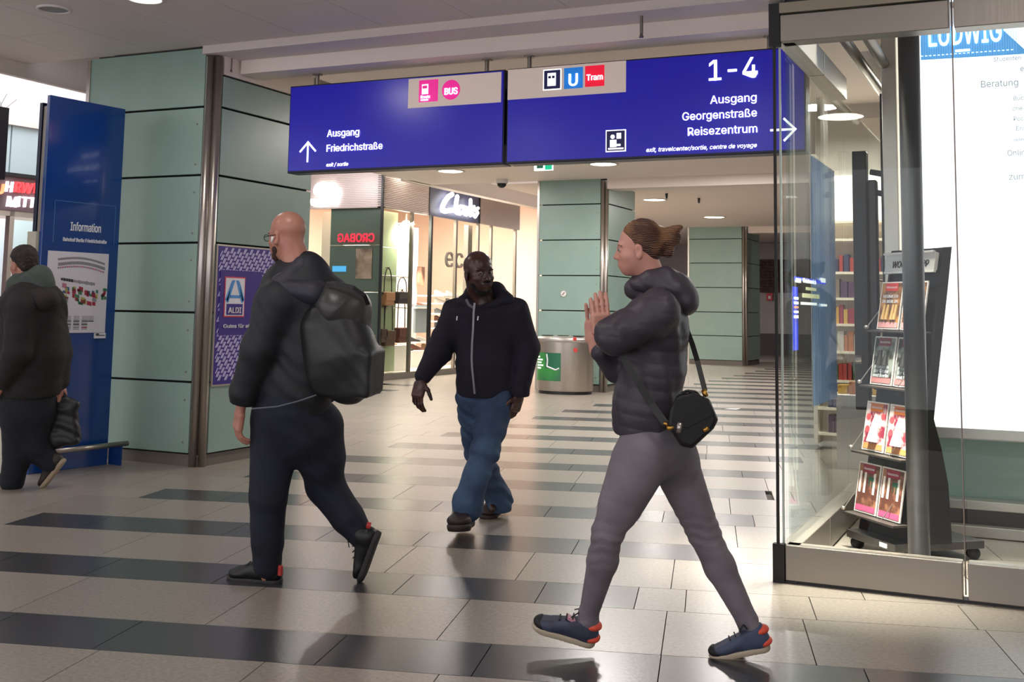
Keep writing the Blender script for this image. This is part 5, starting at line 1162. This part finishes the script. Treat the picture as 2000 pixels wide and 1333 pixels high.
zs_ = [(927, 592, -.145), (925, 610, -.155), (924, 640, -.165), (922, 670, -.168), (921, 700, -.17), (922, 720, -.172), (924, 740, -.172), (927, 770, -.165)]
M_zip = mat('zip_grey', '8a8890', .4, .4)
o = ribbon([b_(*p_) for p_ in zs_], .012, 'zip', M_zip, t, .004)
ribbon([b_(910, 585, -.10), b_(916, 596, -.125), b_(925, 602, -.135)], .016, 'neck_band', mat('neck_grey', '5c5a66', .7), t)
for x0 in (893, 934): MB().tube(W1(b_(x0, 618, -.16)), W1(b_(x0-1, 626, -.165)), .004, n=6).build('cord_tip', M_white, t)
M_jn = mat('blue_jeans', '2b3f5c', .8, noise=('3f5876', 5, .42, .62), bump=('noise', 120, .25))
tr = [cone(b_(930, 768), b_(966, 768), .115, .115, .04, (zf, .95)), cone(b_(926, 785, .01), kL, .112, .078, .04), cone(kL, b_(955, 930, .22), .078, .075, .02), cone(b_(955, 930, .22), b_(973, 972, .32), .075, .086, .02), cone(b_(973, 972, .32), b_(976, 982, .32), .086, .088, .01),
      cone(b_(968, 785, -.02), kR, .120, .088, .04), cone(kR, b_(930, 930, -.24), .086, .080, .02), cone(b_(930, 930, -.24), b_(914, 980, -.28), .080, .088, .02), cone(b_(914, 980, -.28), b_(913, 990, -.27), .096, .096, .01)]
sdf_mesh('trousers', tr, .006, M_jn, t, .03, wr=folds(.009, 22, 5., (.45, 1, .1)), clip=[plane_clip(b_(974, 1000, .3), nrm([0, -1, 0]))])
ks = dict(upper=mat('shoe_brown_dark', '2e2422', .55), sole=mat('sole_brown', '37302c', .7), lace=mat('lace_dark', ''))
g0 = lambda x, y: toL(fl(x, y))
shoe(t, g0(912, 1034)+V([0, .02, 0]), g0(903, 1042)+V([-.02, .085, -.27]), nrm([0, 1, .42]), ks, wd=1.15)
shoe(t, g0(985, 1000)+V([0, .025, .02]), g0(945, 1010)+V([0, 0, -.10]), nrm([0, 1, -.12]), ks, wd=1.1)

# ------------------------------------------------------------------ MAN AT THE LEFT EDGE
Dl = 8.32
def l_(x, y, dz=0.): return Lc(x, y, Dl+dz)
t = thing('person', fl(50, 957), 'man in dark jacket and grey scarf at the left edge with a black bag', 'person')
Mh = frame_from([.0, 1, 0], nrm([-.9, -.08, .42])); HL = .238
hp, q = head_prims(l_(46, 547, .02), Mh, HL, l_(62, 570), .066, 1.0)
body = hp+inner([cone(l_(62, 590), l_(58, 700), .15, .15, .05), cone(l_(58, 700), l_(55, 790), .15, .15, .05), cone(l_(60, 590, -.16), l_(40, 690, -.2), .05, .045), cone(l_(40, 690, -.2), l_(5, 740, -.16), .045, .03), cone(l_(95, 590, .14), l_(118, 690, .14), .05, .045), cone(l_(118, 690, .14), l_(119, 755, .08), .045, .028),
    cone(l_(40, 800), l_(35, 880), .08, .055), cone(l_(35, 880), l_(24, 940), .055, .035), cone(l_(70, 800, .05), l_(62, 885, .03), .08, .055), cone(l_(62, 885, .03), l_(100, 905, .05), .055, .035), cone(l_(24, 940), l_(12, 950), .03, .028), cone(l_(100, 905, .05), l_(108, 922, .05), .03, .028)])
body += hand_prims(l_(119, 757, .08), nrm([.1, -1, 0]), [-.8, 0, .5], [-.4, 0, -.8], 1.05, .9)+hand_prims(l_(5, 742, -.16), nrm([-.5, -.85, 0]), [0, 0, 1], [-.7, .3, 0], 1.05, .5)
sdf_mesh('body', body, .0055, SKIN_R, t, .03); eyes(q, Mh, HL, t)
M_hl = mat('hair_dark', '1c1412', .7, noise=('33241e', 25, .4, .6), bump=('noise', 60, .7))
sdf_mesh('hair', [ell(q(0, .70, -.09), V([.37, .385, .43])*HL, Mh), ell(q(0, .48, -.24), V([.32, .34, .27])*HL, Mh), ell(q(0, .36, .22), V([.42, .42, .28])*HL, Mh, .02, True), ell(q(0, .20, .0), V([.42, .24, .16])*HL, Mh, .02, True)], .006, M_hl, t, .02, wr=lambda X, Y, Z: .004*np.sin(X*150+3*np.sin(Y*60))*np.sin(Y*130)*np.sin(Z*120+2))
M_scarf = mat('scarf_green_grey', '49524e', .9, bump=('noise', 50, .6))
sdf_mesh('scarf', [cone(l_(38, 552), l_(78, 540, 0), .075, .085, .03, (zf, 1.1)), cone(l_(35, 565), l_(82, 556), .085, .09, .03, (zf, 1.1))], .006, M_scarf, t, .02, wr=folds(.004, 34, 1.))
M_lj = mat('charcoal_jacket', '1a1416', .8, bump=('noise', 60, .4))
jk = [cone(l_(42, 600, -.05), l_(92, 596, .06), .14, .13, .06), cone(l_(62, 600), l_(62, 690), .215, .235, .06, (zf, .9)), cone(l_(62, 690), l_(60, 745), .235, .225, .05, (zf, .9)), cone(l_(45, 605, -.16), l_(35, 690, -.22), .11, .10, .05), cone(l_(35, 690, -.22), l_(8, 745, -.18), .10, .065, .03), cone(l_(98, 605, .1), l_(116, 690, .1), .10, .09, .05), cone(l_(116, 690, .1), l_(118, 745, .08), .085, .065, .03)]
sdf_mesh('jacket', jk, .007, M_lj, t, .04, wr=folds(.006, 14, 2., (.5, 1, .2)), clip=[plane_clip(l_(60, 772), nrm([0, -1, 0]))])
sdf_mesh('hood', [cone(l_(30, 572, -.1), l_(88, 586, -.12), .05, .07, .03), cone(l_(88, 586, -.12), l_(100, 572, .02), .07, .06, .03), ell(l_(92, 588, -.10), (.09, .075, .09), None, .03)], .007, mat('hood_charcoal', '241b1d', .8, bump=('noise', 60, .4)), t, .03)
tr = [cone(l_(55, 775), l_(58, 800), .20, .185, .05, (zf, .85)), cone(l_(38, 800, -.02), l_(36, 880), .14, .105, .04), cone(l_(36, 880), l_(24, 940), .10, .085, .03), cone(l_(72, 805, .03), l_(66, 870, .02), .13, .11, .04), cone(l_(66, 870, .02), l_(100, 905, .05), .10, .075, .03)]
sdf_mesh('trousers', tr, .007, mat('navy_trousers', '10131d', .85, bump=('noise', 60, .3)), t, .04, wr=folds(.005, 14, 1., (.4, 1, .2)))
lsm = dict(upper=mat('shoe_dark_l', '26201c', .6), sole=mat('sole_tan', '9a8a74', .7), lace=mat('lace_dark', ''))
shoe(t, l_(36, 956, .02), l_(-38, 950, .12), nrm([0, 1, 0]), lsm, wd=1.1, laces=False)
shoe(t, l_(130, 899, .03), l_(84, 958, .06), nrm([-.80, -.55, .1]), lsm, wd=1.1, laces=False)
tb = thing('shoulder_bag', W1(l_(128, 870, .08)), 'soft black bag carried behind the man at the left edge', 'bag')
sdf_mesh('bag_body', [rbox(l_(126, 830, .08), (.105, .155, .05), frame_from([-.14, 1, 0], [0, 0, 1]), .04), cone(l_(112, 780, .08), l_(148, 790, .08), .04, .03), cone(l_(100, 850, .08), l_(108, 862, .08), .06, .055)], .006, mat('bag_black_soft', '15161a', .5, bump=('noise', 20, .5)), tb, .04, wr=folds(.006, 26, 2.))
ribbon([l_(112, 790, .06), l_(115, 770, .07), l_(121, 764, .07), l_(129, 775, .07), l_(133, 795, .07)], .02, 'bag_handle', mat('bag_handle', '3c3432', .6), tb)
